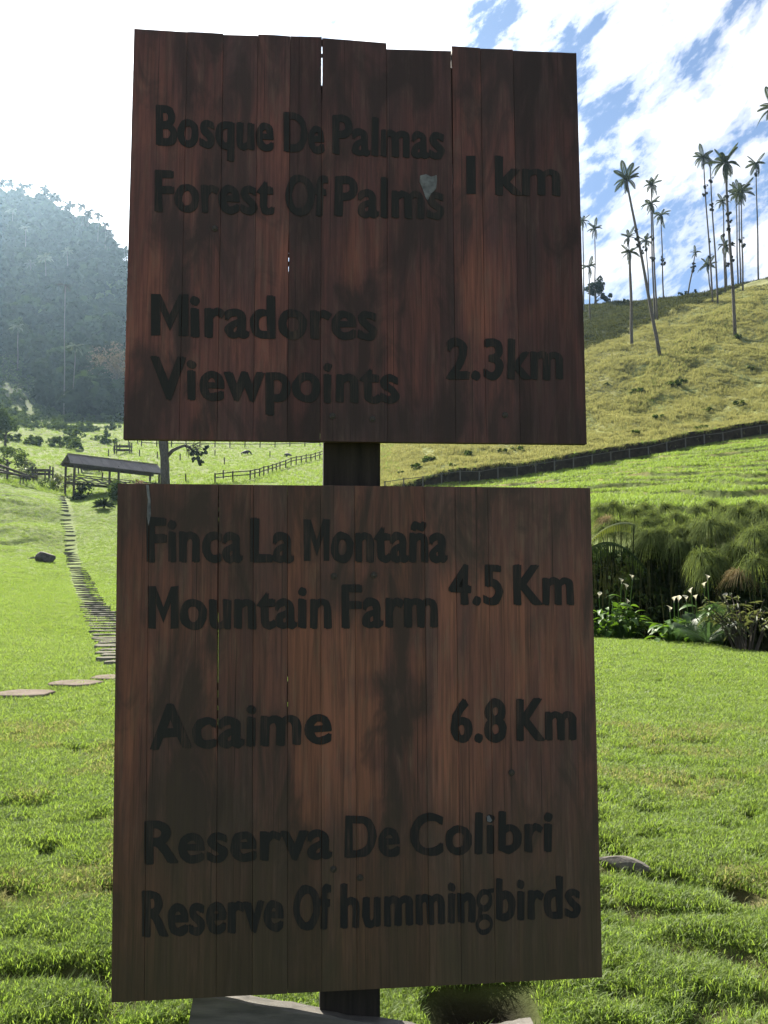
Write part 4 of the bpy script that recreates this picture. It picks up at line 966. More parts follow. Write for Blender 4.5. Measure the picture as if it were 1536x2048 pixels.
# brown leafed tree at the board's left edge
bt_ = thing('brown_tree', hit(232, 822), 'tree with sparse reddish brown leaves beside the left edge of upper board', 'tree')
obj('trunk', trunk_mesh('trunk', M_BARK, 13, .45, .2, 9, 6, 5, .3), bt_)
obj('crown', crown('crown', M_BROWN, 77, 8.0, 7, 10.5, 34, 3200, .36, 11.5, .25), bt_)
tree('leafy_tree', 2, 0, 150, 3, crown('crown', M_BUSH, 78, 3.4, 3, 3.0, 12, 900, .34), 3.6, 'rounded grey green tree cut by the left edge above the pasture')
tree('shrub_thicket', 8, 0, 112, 2, crown('crown', M_BUSH, 79, 2.6, 2.4, 2.2, 12, 900, .2), 1.8, 'dark shrub at the left edge beside the log rail', cat='shrub')
tree('shrub', 45, 0, 114, 0, crown('crown', M_PALELEAF, 80, 2.2, 1.8, 1.1, 9, 420, .2), .8, 'pale dry looking shrub next to the dark shrub on the left', cat='shrub')
# trees on the right ridge
rt_ = thing('round_tree', hit(1192, 611, 150), 'dark round crowned tree on the ridge beside the upper board', 'tree')
Yr = rt_.location.y; k_ = Yr / FPX
obj('trunk', trunk_mesh('trunk', M_BARK, 26 * k_, 3 * k_, 1.2 * k_, 7, 20 * k_, 9, .2), rt_)
V1, F1 = crown_arrays(81, 27 * k_, 20 * k_, 15 * k_, 16, 1100, 2.6 * k_, 38 * k_)
V2, F2 = crown_arrays(82, 13 * k_, 12 * k_, 12 * k_, 8, 500, 2.4 * k_, 18 * k_); V2[:, 0] += 24 * k_
obj('crown', fast_mesh('crown', np.concatenate([V1, V2]), np.concatenate([F1, F2 + len(V1)]), M_TREED), rt_)
for (u_, v_, s, lab) in ((1367, 590, 10, 'small round bush below the tiny leaning palm on the ridge'), (1250, 606, 7, 'tiny bush on the ridge line left of the leaning palm'), (1390, 586, 6, 'low bush on the ridge right of the tiny leaning palm')):
    b = hit(u_, v_, 150); k2 = b.y / FPX * s
    t = thing('ridge_bush', b, lab, 'bush'); obj('foliage', crown('foliage', M_TREED, int(u_), k2, k2, k2 * .8, 8, 260, k2 * .2, k2 * .6), t)

# dark tussocks on the right slope
TUS = [crown('foliage', M_BUSH, 600 + s, 1.0, .8, .5, 7, 180, .2, .3) for s in range(3)]
TUSP = [(1340, 772, 20), (1368, 765, 12), (1275, 790, 18), (1318, 838, 15), (1415, 822, 14), (1480, 812, 16), (1503, 737, 11), (1213, 770, 8),
      (1475, 678, 13), (1380, 700, 9), (860, 925, 22), (940, 918, 22), (1040, 902, 16), (800, 950, 14), (830, 940, 18), (990, 933, 22), (905, 935, 14), (1005, 905, 12), (1270, 868, 14), (1405, 862, 20)]
od_ = order([q[0] for q in TUSP])
for i, (u_, v_, s) in enumerate(TUSP):
    b = hit(u_, v_, 84); k2 = b.y / FPX * s * 1.1
    o = obj('grass_tussock', TUS[i % 3], None, tuple(b - Vector((0, 0, .1))), (0, 0, i * 1.3), (k2, k2, k2 * .8))
    tag(o, 'dark tussock in the dry grass %s, %s from the left' % ('low near the fence' if v_ > 860 else 'on the open hillside', od_[i]), 'tussock', 'dark tussocks on the right slope')

# ------------------------------------------------------------------ fences
def fence(pix, label, spacing, ph, rails, Y0=None, pw=.13, rt=.09, ylist=None, lean=0.03, mat=None):
    mat = mat or M_FENCE
    pts = []
    for i, (u_, v_) in enumerate(pix):
        if ylist: X_ = (u_ - 768) / FPX * ylist[i]; pts.append(Vector((X_, ylist[i], gz(X_, ylist[i]))))
        else: pts.append(hit(u_, v_, 60))
    t = thing('rail_fence', pts[0], label, 'fence'); o = pts[0]; posts = []
    rd = random.Random(len(label))
    for a, b in zip(pts[:-1], pts[1:]):
        n = max(1, round((b - a).length / spacing))
        for i in range(n): posts.append(a.lerp(b, i / n))
    posts.append(pts[-1]); tops = []
    for p in posts:
        p = Vector((p.x, p.y, gz(p.x, p.y))); h = ph * rd.uniform(.93, 1.08)
        q = p - o; lx = rd.uniform(-lean, lean)
        obj('post', MB().beam(q + Vector((0, 0, -.3)), q + Vector((lx, 0, h)), pw, pw).mesh('post', mat), t); tops.append((q, h))
    for (a, ha), (b, hb) in zip(tops[:-1], tops[1:]):
        for r_ in rails:
            obj('rail', MB().beam(a + Vector((0, -pw * .55, ha * r_)), b + Vector((0, -pw * .55, hb * r_)), rt * .5, rt).mesh('rail', mat), t)
ul = list(range(770, 1660, 38)); yl = [float(fence_y(u_)) - .25 for u_ in ul]
fence([(u_, 0) for u_ in ul], 'post and rail fence running below the dry hillside', 2.3, 1.25, (.92,), ylist=yl, pw=.13, rt=.07, mat=M_GREYWOOD)
fence([(430, 968), (500, 960), (560, 940), (648, 915)], 'near wooden rail fence climbing to the right behind the boards', 2.2, 1.25, (.9, .55), pw=.16, rt=.12)
fence([(283, 893), (400, 894), (520, 896), (640, 893)], 'far wooden rail fence crossing the pasture top', 2.9, 1.5, (.9, .5), pw=.18, rt=.13)
fence([(40, 968), (58, 966), (74, 962)], 'short rail fence on the left below the mountain pasture', 1.6, 1.2, (.7,), pw=.11, rt=.07)
STK = [(279, 913), (315, 917), (360, 921), (338, 940), (372, 965), (449, 929), (447, 958), (217, 912), (228, 905), (240, 900), (157, 949), (164, 946), (90, 960), (98, 958), (204, 962), (219, 964), (257, 891), (275, 888), (540, 915), (430, 912)]
od_ = order([q[0] for q in STK])
for i, (u_, v_) in enumerate(STK):
    b = hit(u_, v_, 60)
    o = obj('fence_stake', MB().beam((0, 0, -.3), (random.uniform(-.08, .08), 0, 1.15), .15, .15).mesh('fence_stake', M_FENCE), None, tuple(b))
    tag(o, 'lone dark stake in the bright pasture, %s from the left' % od_[i], 'stake', 'stakes in the pasture')
def crate(u_, v_, w, h, label):
    b = hit(u_, v_, 60); t = thing('hay_rack', b, label, 'hay rack')
    for sx in (-w / 2, w / 2):
        for sy in (-.5, .5): obj('post', MB().box((sx, sy, h / 2), (.16, .16, h + .3)).mesh('post', M_FENCE), t)
    for z in (h * .35, h * .7):
        for sy in (-.59, .59): obj('rail', MB().box((0, sy, z), (w + .3, .06, .22)).mesh('rail', M_FENCE), t)
crate(246, 908, 2.6, 1.9, 'dark wooden hay rack on the pasture slope beside the board')
crate(85, 955, 2.4, 1.4, 'dark wooden hay rack left of the roofed bridge')
crate(183, 943, 2.6, .9, 'low dark trough in the pasture behind the bridge roof')
def cow(u_, v_, L_, rz, label):
    b = hit(u_, v_, 60); b = b - Vector((0, 0, .3 * L_ / 2)); t = thing('cow', b, label, 'cow', None, rz); s = L_ / 2.0
    bm = bmesh.new(); me0 = bpy.data.meshes.new('body')
    J = [((-.75, 0, 1.0), .34), ((0, 0, .93), .42), ((.6, 0, 1.0), .36), ((.95, 0, 1.1), .17), ((1.3, 0, .55), .14), ((1.55, 0, .32), .09)]
    vs = [Vector(p) for p, r in J]; rr = [r for p, r in J]; E = [(i, i + 1) for i in range(5)]
    for (ax, ay) in ((-.7, .18), (-.7, -.18), (.55, .17), (.55, -.17)):
        root = 0 if ax < 0 else 2; k = len(vs)
        vs += [Vector((ax, ay, .75)), Vector((ax + (.06 if ax < 0 else 0), ay, .4)), Vector((ax, ay, 0.0))]; rr += [.13, .07, .06]; E += [(root, k), (k, k + 1), (k + 1, k + 2)]
    me0.from_pydata([tuple(v * s) for v in vs], E, []); o = obj('body', me0, t); me0.materials.append(M_COW)
    sk = o.modifiers.new('skin', 'SKIN'); me0.skin_vertices[0].data[0].use_root = True
    for i, r in enumerate(rr): me0.skin_vertices[0].data[i].radius = (r * s, r * s)
    o.modifiers.new('sub', 'SUBSURF').levels = 1
cow(490, 910, 1.8, .2, 'dark cow grazing on the pasture between the boards, left one')
cow(577, 914, 1.5, 2.6, 'smaller dark cow grazing near the rail fence')

# ------------------------------------------------------------------ stepped path, stones, bridge
path = thing('path', (0, 0, 0), None, None); path['kind'] = 'structure'
ctl = [(262, 1330), (238, 1290), (207, 1245), (182, 1205), (166, 1165), (152, 1130), (141, 1085), (132, 1045), (125, 1012), (121, 990)]
cps = [hit(a, b, 12) for a, b in ctl]
ds = [0]
for a, b in zip(cps[:-1], cps[1:]): ds.append(ds[-1] + (b.xy - a.xy).length)
sm = []
for s in range(4):
    mb = MB(); r = np.random.default_rng(s); n = 8; V = []; F = []
    for i in range(n):
        x_ = -0.54 + 1.08 * i / (n - 1); e = r.uniform(-.02, .02, 4)
        V += [(x_, -.17 + e[0], -.16), (x_, .17 + e[1], -.16), (x_, .16 + e[1], .05 + e[2] * .4), (x_, -.15 + e[0], .05 + e[3] * .4)]
    for i in range(n - 1):
        for k in range(4): F.append((i * 4 + k, i * 4 + (k + 1) % 4, (i + 1) * 4 + (k + 1) % 4, (i + 1) * 4 + k))
    F.append((3, 2, 1, 0)); F.append(tuple((n - 1) * 4 + k for k in range(4)))
    sm.append(mb.add(V, F).mesh('step', M_STEP))
d_ = 0.0; i = 0
while d_ < ds[-1]:
    X_ = float(np.interp(d_, ds, [p.x for p in cps])); Y_ = float(np.interp(d_, ds, [p.y for p in cps]))
    z_ = gz(X_, Y_); w = random.uniform(.92, 1.12) * (1.0 if Y_ < 60 else .95)
    obj('step', sm[i % 4], path, (X_ + random.uniform(-.06, .06), Y_, z_ + (0.03 if Y_ < 36 else 0.012)), (0, 0, random.uniform(-.05, .05) + .08), (w, 1, 1)); i += 1
    d_ += random.uniform(.75, 1.0) * (1.0 if Y_ < 34 else 1.5 if Y_ < 60 else 1.9)
def slab(u_, v_, w, d, label):
    b = hit(u_, v_, 5); r = np.random.default_rng(int(u_)); n = 12; V = []
    for z in (-.06, .028, .036):
        for i in range(n):
            a = 2 * math.pi * i / n; c, s_ = math.cos(a), math.sin(a); e = 1 / max(abs(c), abs(s_)) ** .75; k = (1 if z < .03 else .96) * (1 + .05 * math.sin(i * 2.7 + u_))
            V.append((w / 2 * c * e * k, d / 2 * s_ * e * k, z))
    F = [tuple(range(n - 1, -1, -1)), tuple(2 * n + k for k in range(n))]
    for l in (0, 1):
        for i in range(n): F.append((l * n + i, l * n + (i + 1) % n, (l + 1) * n + (i + 1) % n, (l + 1) * n + i))
    o = obj('stepping_stone', MB().add(V, F).mesh('stepping_stone', M_STONE), None, tuple(b + Vector((0, 0, .022))), (0, 0, r.uniform(-.2, .2)))
    tag(o, label, 'stepping stone', 'flat stepping stones in the lawn')
slab(48, 1393, .72, .62, 'flat pale stepping stone nearest the left edge of the lawn')
slab(150, 1372, .72, .62, 'flat pale stepping stone in the middle of the row on the lawn')
slab(228, 1360, .66, .6, 'flat pale stepping stone partly behind the lower board')
def rock(u_, v_, size, mat, label, seed, flat=.6, rz=0.0):
    b = hit(u_, v_, 2.6); bm = bmesh.new(); bmesh.ops.create_icosphere(bm, subdivisions=3, radius=1)
    r = random.Random(seed); cuts = [(Vector((r.gauss(0, 1), r.gauss(0, 1), r.gauss(0, .8))).normalized(), r.uniform(.55, .8)) for _ in range(10)]
    for v in bm.verts:
        for nn, dd in cuts:
            e = v.co.dot(nn) - dd
            if e > 0: v.co -= nn * e * .9
        v.co = Vector((v.co.x * size[0], v.co.y * size[1], v.co.z * size[2])) + Vector((0, 0, size[2] * .3))
    me = bpy.data.meshes.new('rock'); bm.to_mesh(me); bm.free(); me.materials.append(mat)
    tag(obj('rock', me, None, tuple(b), (0, 0, rz)), label, 'rock')
rock(1246, 1738, (.17, .05, .055), M_ROCK, 'long grey stone sunk in the grass right of the sign', 4, rz=-.75)
rock(92, 1124, (.85, .55, .72), M_ROCKD, 'dark pointed boulder on the left lawn beside the stepped path', 8)
rock(70, 1118, (.6, .3, .16), M_ROCK, 'low flat stone just left of the dark boulder', 9)

# roofed bridge
A0 = hit(134, 986, 60); yb = 101.0
def on(u_, Y): X_ = (u_ - 768) / FPX * Y / 1.0; return X_
ridA = at(135, 908, 100.0); ridB = at(315, 929, 109.5)
zr_ = (ridA.z + ridB.z) / 2; ax = Vector((ridB.x - ridA.x, ridB.y - ridA.y, 0)); Lb = ax.length; ax.normalize(); pr = Vector((ax.y, -ax.x, 0))   # pr: towards the viewer side
bo = Vector((ridA.x, ridA.y, 0)); zg = gz(ridA.x, ridA.y)
br = thing('covered_bridge', (bo.x, bo.y, zg), 'small footbridge with a long dark gabled roof on wooden posts', 'bridge')
br.rotation_euler = (0, 0, math.atan2(ax.y, ax.x))      # local x along the bridge, local -y towards the viewer
zl = zr_ - zg; hw = 1.30; dz = 1.25
th = .07
nP = 9
for sd_ in (-1, 1):
    for i in range(nP):
        x0, x1 = Lb * i / nP, Lb * (i + 1) / nP - .02
        z0 = (i % 2) * .012
        V = [(x0, 0, zl + z0), (x1, 0, zl + z0), (x1 + .25 * (i == nP - 1), sd_ * hw, zl - dz + z0), (x0 - .25 * (i == 0), sd_ * hw, zl - dz + z0)]
        V += [(a, b, c - th) for a, b, c in V]
        obj('roof_panel', MB().add(V, [(0, 1, 2, 3), (7, 6, 5, 4), (0, 4, 5, 1), (1, 5, 6, 2), (2, 6, 7, 3), (3, 7, 4, 0)]).mesh('roof_panel', M_ROOF), br)
obj('ridge_cap', MB().beam((-.05, 0, zl + .05), (Lb + .05, 0, zl + .05), .22, .05).mesh('ridge_cap', M_ROOF), br)
for sd_ in (-1, 1):
    obj('eave_beam', MB().beam((-.1, sd_ * (hw - .22), zl - dz - .05), (Lb + .1, sd_ * (hw - .22), zl - dz - .05), .16, .34).mesh('eave_beam', M_FENCE), br)
for x_ in (.05, Lb * .5, Lb - .05):
    obj('tie_beam', MB().beam((x_, -hw + .2, zl - dz + .22), (x_, hw - .2, zl - dz + .22), .1, .12).mesh('tie_beam', M_FENCE), br)
    obj('king_post', MB().beam((x_, 0, zl - dz + .2), (x_, 0, zl - .1), .1, .1).mesh('king_post', M_FENCE), br)
for x_ in (.4, Lb * .5, Lb - .4):
    for sd_ in (-1, 1): obj('post', MB().box((x_, sd_ * (hw - .22), (zl - dz) / 2 - .7), (.2, .2, zl - dz + 1.0)).mesh('post', M_FENCE), br)
deck = zl - dz - 2.35
for k in range(26): obj('deck_board', MB().box((Lb * (k + .5) / 26, 0, deck), (Lb / 26 - .03, 2 * hw - .6, .07)).mesh('deck_board', M_FENCE), br)
for sd_ in (-1, 1):
    yy_ = sd_ * (hw - .36)
    for z in (deck + .95, deck + .18): obj('rail', MB().beam((.3, yy_, z), (Lb - .3, yy_, z), .08, .1).mesh('rail', M_FENCE), br)
    nb = 6
    for k in range(nb):
        xa, xb = .4 + (Lb - .8) * k / nb, .4 + (Lb - .8) * (k + 1) / nb
        obj('cross_brace', MB().beam((xa, yy_ - .05, deck + .2), (xb, yy_ - .05, deck + .93), .05, .09).mesh('cross_brace', M_GREYWOOD), br)
        obj('cross_brace', MB().beam((xa, yy_ + .05, deck + .93), (xb, yy_ + .05, deck + .2), .05, .09).mesh('cross_brace', M_GREYWOOD), br)
# bushes and bits round the bridge
def bush(u_, v_, Y, rx, rz, mat, label, seed, card=.16, n=700, name='bush'):
    X_ = (u_ - 768) / FPX * Y * .995; t = thing(name, (X_, Y, gz(X_, Y) - .1), label, 'bush')
    obj('foliage', crown('foliage', mat, seed, rx, rx * .85, rz, 12, n, card, rz * .75), t)
bush(162, 0, 97.5, 1.5, 1.25, M_TREED, 'rounded dark bush at the near foot of the footbridge', 31, .15)
bush(222, 0, 94.5, 1.6, 1.2, M_BUSH, 'leafy bush under the bridge railing beside the lower board', 33, .22)
bush(275, 0, 99, 1.6, 1.0, M_PINK, 'pinkish flowering shrub in front of the bridge posts', 34, .14, 420)
bush(116, 0, 106, 1.6, 1.4, M_PALELEAF, 'straw coloured shrub behind the left end of the bridge', 35, .16, 480)
bush(90, 0, 104, 1.3, .9, M_BUSH, 'low green shrub left of the bridge beside the path head', 36, .14, 400)
sp_ = thing('spiky_bush', (0, 0, 0), 'dark spiky leaved bush on the lawn below the bridge', 'bush')
b = hit(207, 1018, 60); sp_.location = b
V = []; F = []; r = np.random.default_rng(9)
for i in range(260):
    a = r.uniform(0, 6.283); e = r.uniform(-.1, 1.5); l = r.uniform(.9, 1.5); d = np.array([math.cos(a) * math.cos(e), math.sin(a) * math.cos(e), math.sin(e)]); s_ = np.array([-math.sin(a), math.cos(a), 0]) * .07
    k = len(V); c = np.array([0, 0, .35]); V += [tuple(c + d * .1 - s_), tuple(c + d * .1 + s_), tuple(c + d * l * .6 + s_ * .8 + [0, 0, -.05]), tuple(c + d * l - [0, 0, .25 * l])]; F.append((k, k + 1, k + 2, k + 3))
obj('leaf', fast_mesh('leaf', V, F, M_TREED), sp_)
# log rail and fallen beams at the left edge
lg = thing('log_barrier', hit(20, 962, 60), 'leaning dark logs at the left edge beside the shrub', 'logs')
for (a, b, r_) in (((-3, 0, 2.6), (3.4, -1, .3), .16), ((-3, 1, 2.0), (2.6, 0, .2), .14), ((-2, -.6, 1.2), (4.0, -1.5, .2), .13), ((-.6, .5, -.2), (-.6, .5, 1.7), .14)):
    obj('log', MB().tube([a, b], [r_, r_ * .85], 8).mesh('log', M_FENCE, True), lg)

# big pasture tree behind the boards
tb = hit(331, 978, 60); k_ = tb.y / FPX
bt = thing('old_tree', tb, 'thick grey trunked tree with a drooping leafy branch between the boards', 'tree')
mb = MB(); P = lambda u_, v_, dy=0: at(u_, v_, tb.y + dy) - tb
mb.tube([P(331, 990), P(330, 950), P(329, 915), P(327, 885), P(324, 850), P(330, 800), P(326, 740)], [11 * k_, 9 * k_, 8.5 * k_, 10 * k_, 9 * k_, 7 * k_, 5 * k_], 12)
mb.tube([P(328, 850), P(345, 800, 2), P(370, 760, 3)], [6 * k_, 4 * k_, 2 * k_], 8); mb.tube([P(326, 830), P(305, 790, -2), P(290, 750, -2)], [5 * k_, 3.5 * k_, 2 * k_], 8)
obj('trunk', mb.mesh('trunk', M_BARK, True), bt)
obj('branch', MB().tube([P(332, 915), P(345, 901), P(360, 894), P(370, 891), P(380, 896), P(388, 904)], [4.5 * k_, 3.6 * k_, 3 * k_, 2.8 * k_, 2.2 * k_, 1.5 * k_], 8).mesh('branch', M_BARK, True), bt)
tw = MB(); r = random.Random(2)
for i in range(46):
    a = P(372 + r.random() * 22, 890 + r.random() * 14); b = a + Vector((r.uniform(-.1, 1.9), r.uniform(-.8, .8), r.uniform(-1.5, .7))); m_ = (a + b) / 2 + Vector((0, 0, .2))
    tw.tube([a, m_, b], [.045, .03, .012], 4, False)
obj('twig', tw.mesh('twig', M_BARK), bt)
for (u_, v_, s) in ((382, 905, 9), (396, 912, 11), (408, 902, 9), (400, 925, 8), (388, 919, 6), (414, 895, 5)):
    p = P(u_, v_); obj('leaf_clump', crown('leaf_clump', M_TREED, int(u_), s * k_, s * k_, s * k_ * .8, 6, 150, 2.6 * k_), bt, tuple(p))
obj('crown', crown('crown', M_TREED, 92, 60 * k_, 50 * k_, 48 * k_, 24, 2400, 4 * k_), bt, tuple(P(330, 735)))

# ------------------------------------------------------------------ thicket at the lawn edge on the right
def strip(V, F, pts, w0, w1, side):
    k = len(V); n = len(pts)
    for i, p in enumerate(pts):
        w = w0 + (w1 - w0) * i / (n - 1); V.append(tuple(p - side * w)); V.append(tuple(p + side * w))
    for i in range(n - 1): F.append((k + 2 * i, k + 2 * i + 1, k + 2 * i + 3, k + 2 * i + 2))
def papyrus_head(name, mat, seed, n=330):
    r = random.Random(seed); V = []; F = []
    for i in range(n):
        a = r.random() * 6.283; e = math.asin(r.uniform(-.15, 1.0)); l = r.uniform(.75, 1.1); dr = r.uniform(.45, .95)
        d = Vector((math.cos(a) * math.cos(e), math.sin(a) * math.cos(e), math.sin(e)))
        pts = [d * (l * q) + Vector((0, 0, -dr * l * q * q * (0.4 + .9 * q))) for q in (.02, .35, .7, 1.0)]
        strip(V, F, pts, .010, .004, Vector((-math.sin(a), math.cos(a), 0)))
    return fast_mesh(name, V, F, mat)
PH = [papyrus_head('umbel', M_PAP, s) for s in range(4)]; PHT = [papyrus_head('umbel', M_PAPT, 9)]
HEADS = [(1226,1012,24,26,0),(1268,1026,26,25.5,0),(1307,1033,26,25,0),(1197,1018,22,26,0),(1351,1033,24,25,0),(1393,1020,26,25,0),(1420,1048,40,22.5,0),(1478,1026,36,23.5,0),(1522,1024,32,23,0),(1300,1072,30,23,0),(1356,1087,27,22.5,0),(1405,1113,36,21,0),(1510,1070,36,21,0),(1510,1124,36,19.8,0),(1417,1143,30,20.6,0),(1466,1096,30,21.5,0),(1478,1150,26,19.9,1),(1441,1079,27,22.5,0),(1331,1055,24,24,0),(1290,1046,24,24.5,0),(1449,1020,26,24.5,0),(1540,1095,32,21,0),(1250,1050,24,24.5,0),(1215,1042,22,25,1),(1380,1060,26,23.5,0),(1548,1045,34,22.5,0),(1495,1050,30,23,0),(1330,1015,22,26.5,0),(1370,1045,22,25.5,0),(1240,1020,22,27,0),(1290,1015,24,27,0),(1440,1120,24,21,0),(1390,1085,24,22.5,0),(1425,1010,24,26,0),(1500,1010,26,25,0),(1205,1062,26,24,0),(1232,1048,26,24.6,0),(1262,1062,26,24,0),(1285,1068,28,23.6,0),(1318,1066,28,23.2,0),(1340,1072,28,23,0),(1200,1038,24,25.4,0),(1360,1062,28,23.2,0),(1325,1045,26,24.4,0),(1530,1060,34,22,0),(1460,1060,34,22.4,0),(1388,1050,30,23.4,0)]
od_ = order([q[0] for q in HEADS])
for i, (u_, v_, r_, Y, dry) in enumerate(HEADS):
    row_ = 'top' if v_ < 1036 else 'middle' if v_ < 1090 else 'low'
    c = at(u_, v_, Y); zg = gz(c.x, Y); b = Vector((c.x + random.uniform(-.25, .25), Y + random.uniform(-.1, .4), zg))
    lab = ('dry straw coloured' if dry else 'drooping green') + ' papyrus head in the %s of the thicket, %s from the board edge' % ({'top': 'back', 'middle': 'middle', 'low': 'front'}[row_], od_[i])
    t = thing('papyrus', b, lab, 'papyrus', 'dry papyrus heads in the thicket' if dry else 'green papyrus heads in the thicket')
    rel = c - b; obj('stem', MB().tube([(0, 0, -.2), rel * .5 + Vector((rel.x * -.2, 0, 0)), rel], [.022, .018, .012], 6).mesh('stem', M_REED), t)
    s = r_ / FPX * Y * 1.6
    obj('umbel', PHT[0] if dry else PH[i % 4], t, tuple(rel), (random.uniform(-.3, .3), random.uniform(-.3, .3), i * 1.1), (s, s, s * .95))
# dark stems and undergrowth
V = []; F = []; r = random.Random(5)
for i in range(900):
    u_ = r.uniform(900, 1640); Y = float(edge_y(u_)) + r.uniform(1.2, 5.5); X_ = (u_ - 768) / FPX * Y; z0 = gz(X_, Y); h = r.uniform(1.0, 2.6); ln = r.uniform(-.25, .25)
    strip(V, F, [Vector((X_, Y, z0)), Vector((X_ + ln * .4, Y, z0 + h * .5)), Vector((X_ + ln, Y + .1, z0 + h))], .012, .006, Vector((1, 0, 0)))
tag(obj('reed_stems', fast_mesh('reed_stems', V, F, M_REED)), 'dark upright reed stems inside the thicket', None, None, 'stuff')
UG = [crown('undergrowth_clump', M_TREED, 700 + s, .9, .9, .8, 9, 240, .13, .6) for s in range(3)]
n = 800; uu = rng.uniform(860, 1700, n); yy = edge_y(uu) + rng.uniform(2.4, 9.5, n); xx = (uu - 768) / FPX * yy
zz3 = ground_z(xx, yy) + rng.uniform(-.2, 1.9, n) * np.clip((yy - edge_y(uu) - 2.2) / 3.5, 0, 1)
scatter('undergrowth', np.stack([xx, yy, zz3], 1), rng.uniform(.6, 1.2, n), UG, 'dark leafy undergrowth behind the lilies', .2)

# calla lilies
def calla_leaf():
    V = []; F = []; n = 7
    for i in range(n):
        q = i / (n - 1); w = .42 * math.sin(math.pi * min(1, .12 + q * .88)) ** .8 * (1 - .25 * q); z = .12 * math.sin(q * 2.6) - .28 * q * q
        V += [(q, -w * .5, z + .08 * w * 2), (q, 0, z), (q, w * .5, z + .08 * w * 2)]
    for i in range(n - 1):
        k = i * 3; F += [(k, k + 1, k + 4, k + 3), (k + 1, k + 2, k + 5, k + 4)]
    return fast_mesh('leaf', V, F, M_CALLA, True)
CL = calla_leaf()
def calla_flower():
    V = []; F = []; n = 14; rows_ = [(.0, .015), (.10, .03), (.2, .055), (.27, .10), (.29, .13)]
    for (z, r_) in rows_:
        for i in range(n):
            a = 2 * math.pi * i / n; k = 1 + (.45 if math.cos(a) > 0 and r_ > .08 else 0) * math.cos(a)
            V.append((r_ * math.cos(a) * k, r_ * math.sin(a), z + (.07 * math.cos(a) if r_ > .05 else 0)))
    for j in range(len(rows_) - 1):
        for i in range(n): F.append((j * n + i, j * n + (i + 1) % n, (j + 1) * n + (i + 1) % n, (j + 1) * n + i))
    return fast_mesh('spathe', V, F, M_PETAL, True)
CFl = calla_flower()
spx = MB().tube([(0, 0, .05), (0, 0, .22)], [.012, .009], 6).mesh('spadix', simple('yellow_spadix', (.5, .33, .03), (.6, .4, .05)))
def calla(u_, Y, n, hmax, spread, flowers, label, seed):
    X_ = (u_ - 768) / FPX * Y; b = Vector((X_, Y, gz(X_, Y))); t = thing('calla_lily', b, label, 'calla lily'); r = random.Random(seed)
    stm = MB()
    for i in range(n):
        a = r.random() * 6.283; d = spread * math.sqrt(r.random()); h = hmax * r.uniform(.15, 1.0) * (1 - .35 * d / spread)
        p = Vector((d * math.cos(a), d * math.sin(a) * .7, h)); s = r.uniform(.26, .46)
        stm.tube([(p.x * .45, p.y * .45, -.05), (p.x * .7, p.y * .7, h * .6), tuple(p)], [.012, .010, .007], 5, False)
        obj('leaf', CL, t, tuple(p), (r.uniform(-.4, .4), r.uniform(-.5, .5), a + r.uniform(-.8, .8)), (s, s, s))
    obj('stems', stm.mesh('stems', M_CALLA), t)
    for (fu, fv) in flowers:
        p = at(fu, fv + 8, Y - .1) - b
        st = obj('flower_stem', MB().tube([(p.x * .5, p.y * .5, 0), (p.x * .85, p.y, p.z * .5), tuple(p)], [.013, .012, .010], 6).mesh('flower_stem', M_CALLA), t)
        f = obj('flower', CFl, t, tuple(p), (r.uniform(-.2, .2), r.uniform(-.25, .25), r.random() * 6), (.44,) * 3); obj('spadix', spx, f)
calla(1212, 21.6, 75, 1.15, .62, [(1198, 1188), (1243, 1160), (1253, 1171), (1265, 1152)], 'leafy calla lily clump with white flowers beside the board edge', 1)
calla(1250, 21.4, 45, .85, .5, [(1254, 1201)], 'darker calla lily clump right of the leafiest one, one low flower', 2)
calla(1345, 19.6, 50, .75, .5, [(1348, 1197), (1357, 1197), (1340, 1216)], 'bright calla lily clump at the lawn edge left of the fan leaf', 3)
calla(1392, 19.9, 40, 1.1, .45, [(1373, 1195), (1383, 1181), (1392, 1193)], 'calla lily clump with a row of flowers behind the fan leaf', 4)
calla(1425, 19.9, 34, 1.1, .45, [(1408, 1168), (1415, 1153), (1450, 1192)], 'calla lily clump with the highest flowers right of the fan leaf', 5)
# young palm with a broad feather leaf
yp = thing('young_palm', (0, 0, 0), 'young palm spreading a broad dark feather leaf at the lawn edge', 'palm')
c = at(1417, 1285, 18.6); c.z = gz(c.x, 18.6); yp.location = c
big = frond_mesh('leaf', M_FAN, 1.0, .25, .35, 26, .022, 1.15)
obj('leaf', big, yp, (0, 0, .1), (R(8), R(-72), R(-95)), (1.05, 1.25, 1.05))
for i, (a, tl) in enumerate(((20, -35), (75, -50), (150, -40), (200, -30), (-40, -45), (110, -60))):
    obj('leaf', big, yp, (0, 0.1, .08), (0, R(tl), R(a)), (.9, 1.0, .9))
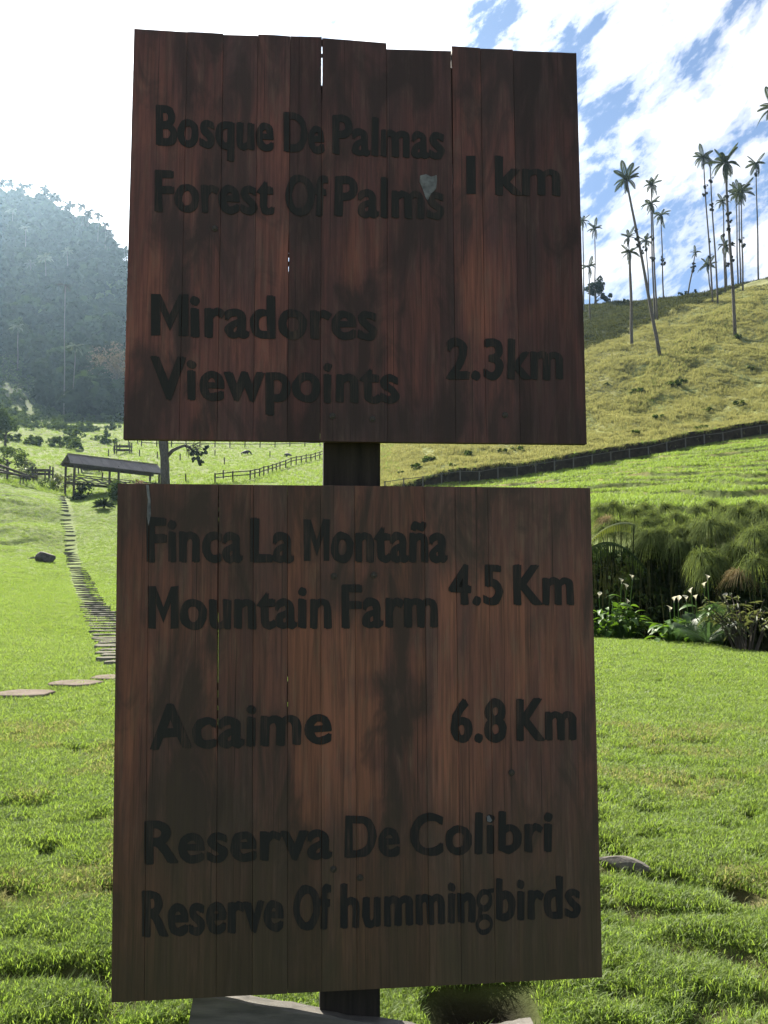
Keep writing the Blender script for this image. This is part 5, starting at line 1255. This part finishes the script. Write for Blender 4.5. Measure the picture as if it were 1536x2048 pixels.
# arching fern fronds by the board
def arch(name, u0, v0, u1, v1, Y, rise, mat, label, n=26, ll=.34):
    a, b_ = at(u0, v0, Y), at(u1, v1, Y); base = Vector((a.x - .2, Y, gz(a.x, Y))); t = thing(name, base, label, 'fern')
    V = []; F = []; P = []
    for i in range(n + 1):
        q = i / n; p = a.lerp(b_, q) + Vector((0, 0, rise * 4 * q * (1 - q))) - base; P.append(p)
    for i in range(n):
        strip(V, F, [P[i], P[i + 1]], .014, .012, Vector((0, 1, 0)))
    for i in range(2, n + 1):
        for sg in (-1, 1):
            l = ll * (1 - .55 * i / n); tip = P[i] + Vector((.05, sg * l * .55, -l * .85)); m_ = (P[i] + tip) / 2 + Vector((.03, sg * .08, .06))
            strip(V, F, [P[i], m_, tip], .030, .006, Vector((.9, 0, .3)))
    obj('frond', fast_mesh('frond', V, F, mat), t)
    obj('stalk', MB().tube([(0, 0, -.1), P[0] * .6, P[0]], [.03, .02, .012], 6).mesh('stalk', M_REED), t)
arch('fern', 1268, 1048, 1180, 1082, 22.8, .22, M_FERN, 'sunlit arching fern frond beside the board edge')
arch('fern', 1175, 1100, 1285, 1135, 22.0, .42, M_TREED, 'dark arching fern frond hanging beside the board edge', ll=.55)
# long leaved shrub at the right edge
ls = thing('leafy_shrub', (0, 0, 0), 'pale long leaved shrub at the right edge of the thicket', 'shrub')
c = at(1490, 1250, 18.3); c.z = gz(c.x, 18.3); ls.location = c; r = random.Random(12); stm = MB()
LLm = fast_mesh('leaf', [(0, 0, 0), (.35, -.09, .04), (.7, -.07, -.02), (1, 0, -.2), (.7, .07, -.02), (.35, .09, .04)], [(0, 1, 5), (1, 2, 4), (1, 4, 5), (2, 3, 4)] and [(0, 1, 2, 3), (0, 3, 4, 5)], M_PALELEAF)
for i in range(26):
    a = r.random() * 6.283; l = r.uniform(.5, 1.05); h = r.uniform(.7, 1.35)
    tip = Vector((l * math.cos(a), l * .7 * math.sin(a), h)); stm.tube([(tip.x * .2, tip.y * .2, -.1), tip * .6 + Vector((0, 0, .1)), tip], [.02, .014, .008], 5, False)
    for j in range(9):
        s = r.uniform(.18, .32); obj('leaf', LLm, ls, tuple(tip * r.uniform(.55, 1.0) + Vector((0, 0, r.uniform(-.1, .1)))), (r.uniform(-.4, .4), r.uniform(-.3, .7), r.random() * 6.283), (s, s, s))
obj('stems', stm.mesh('stems', M_BARK), ls)
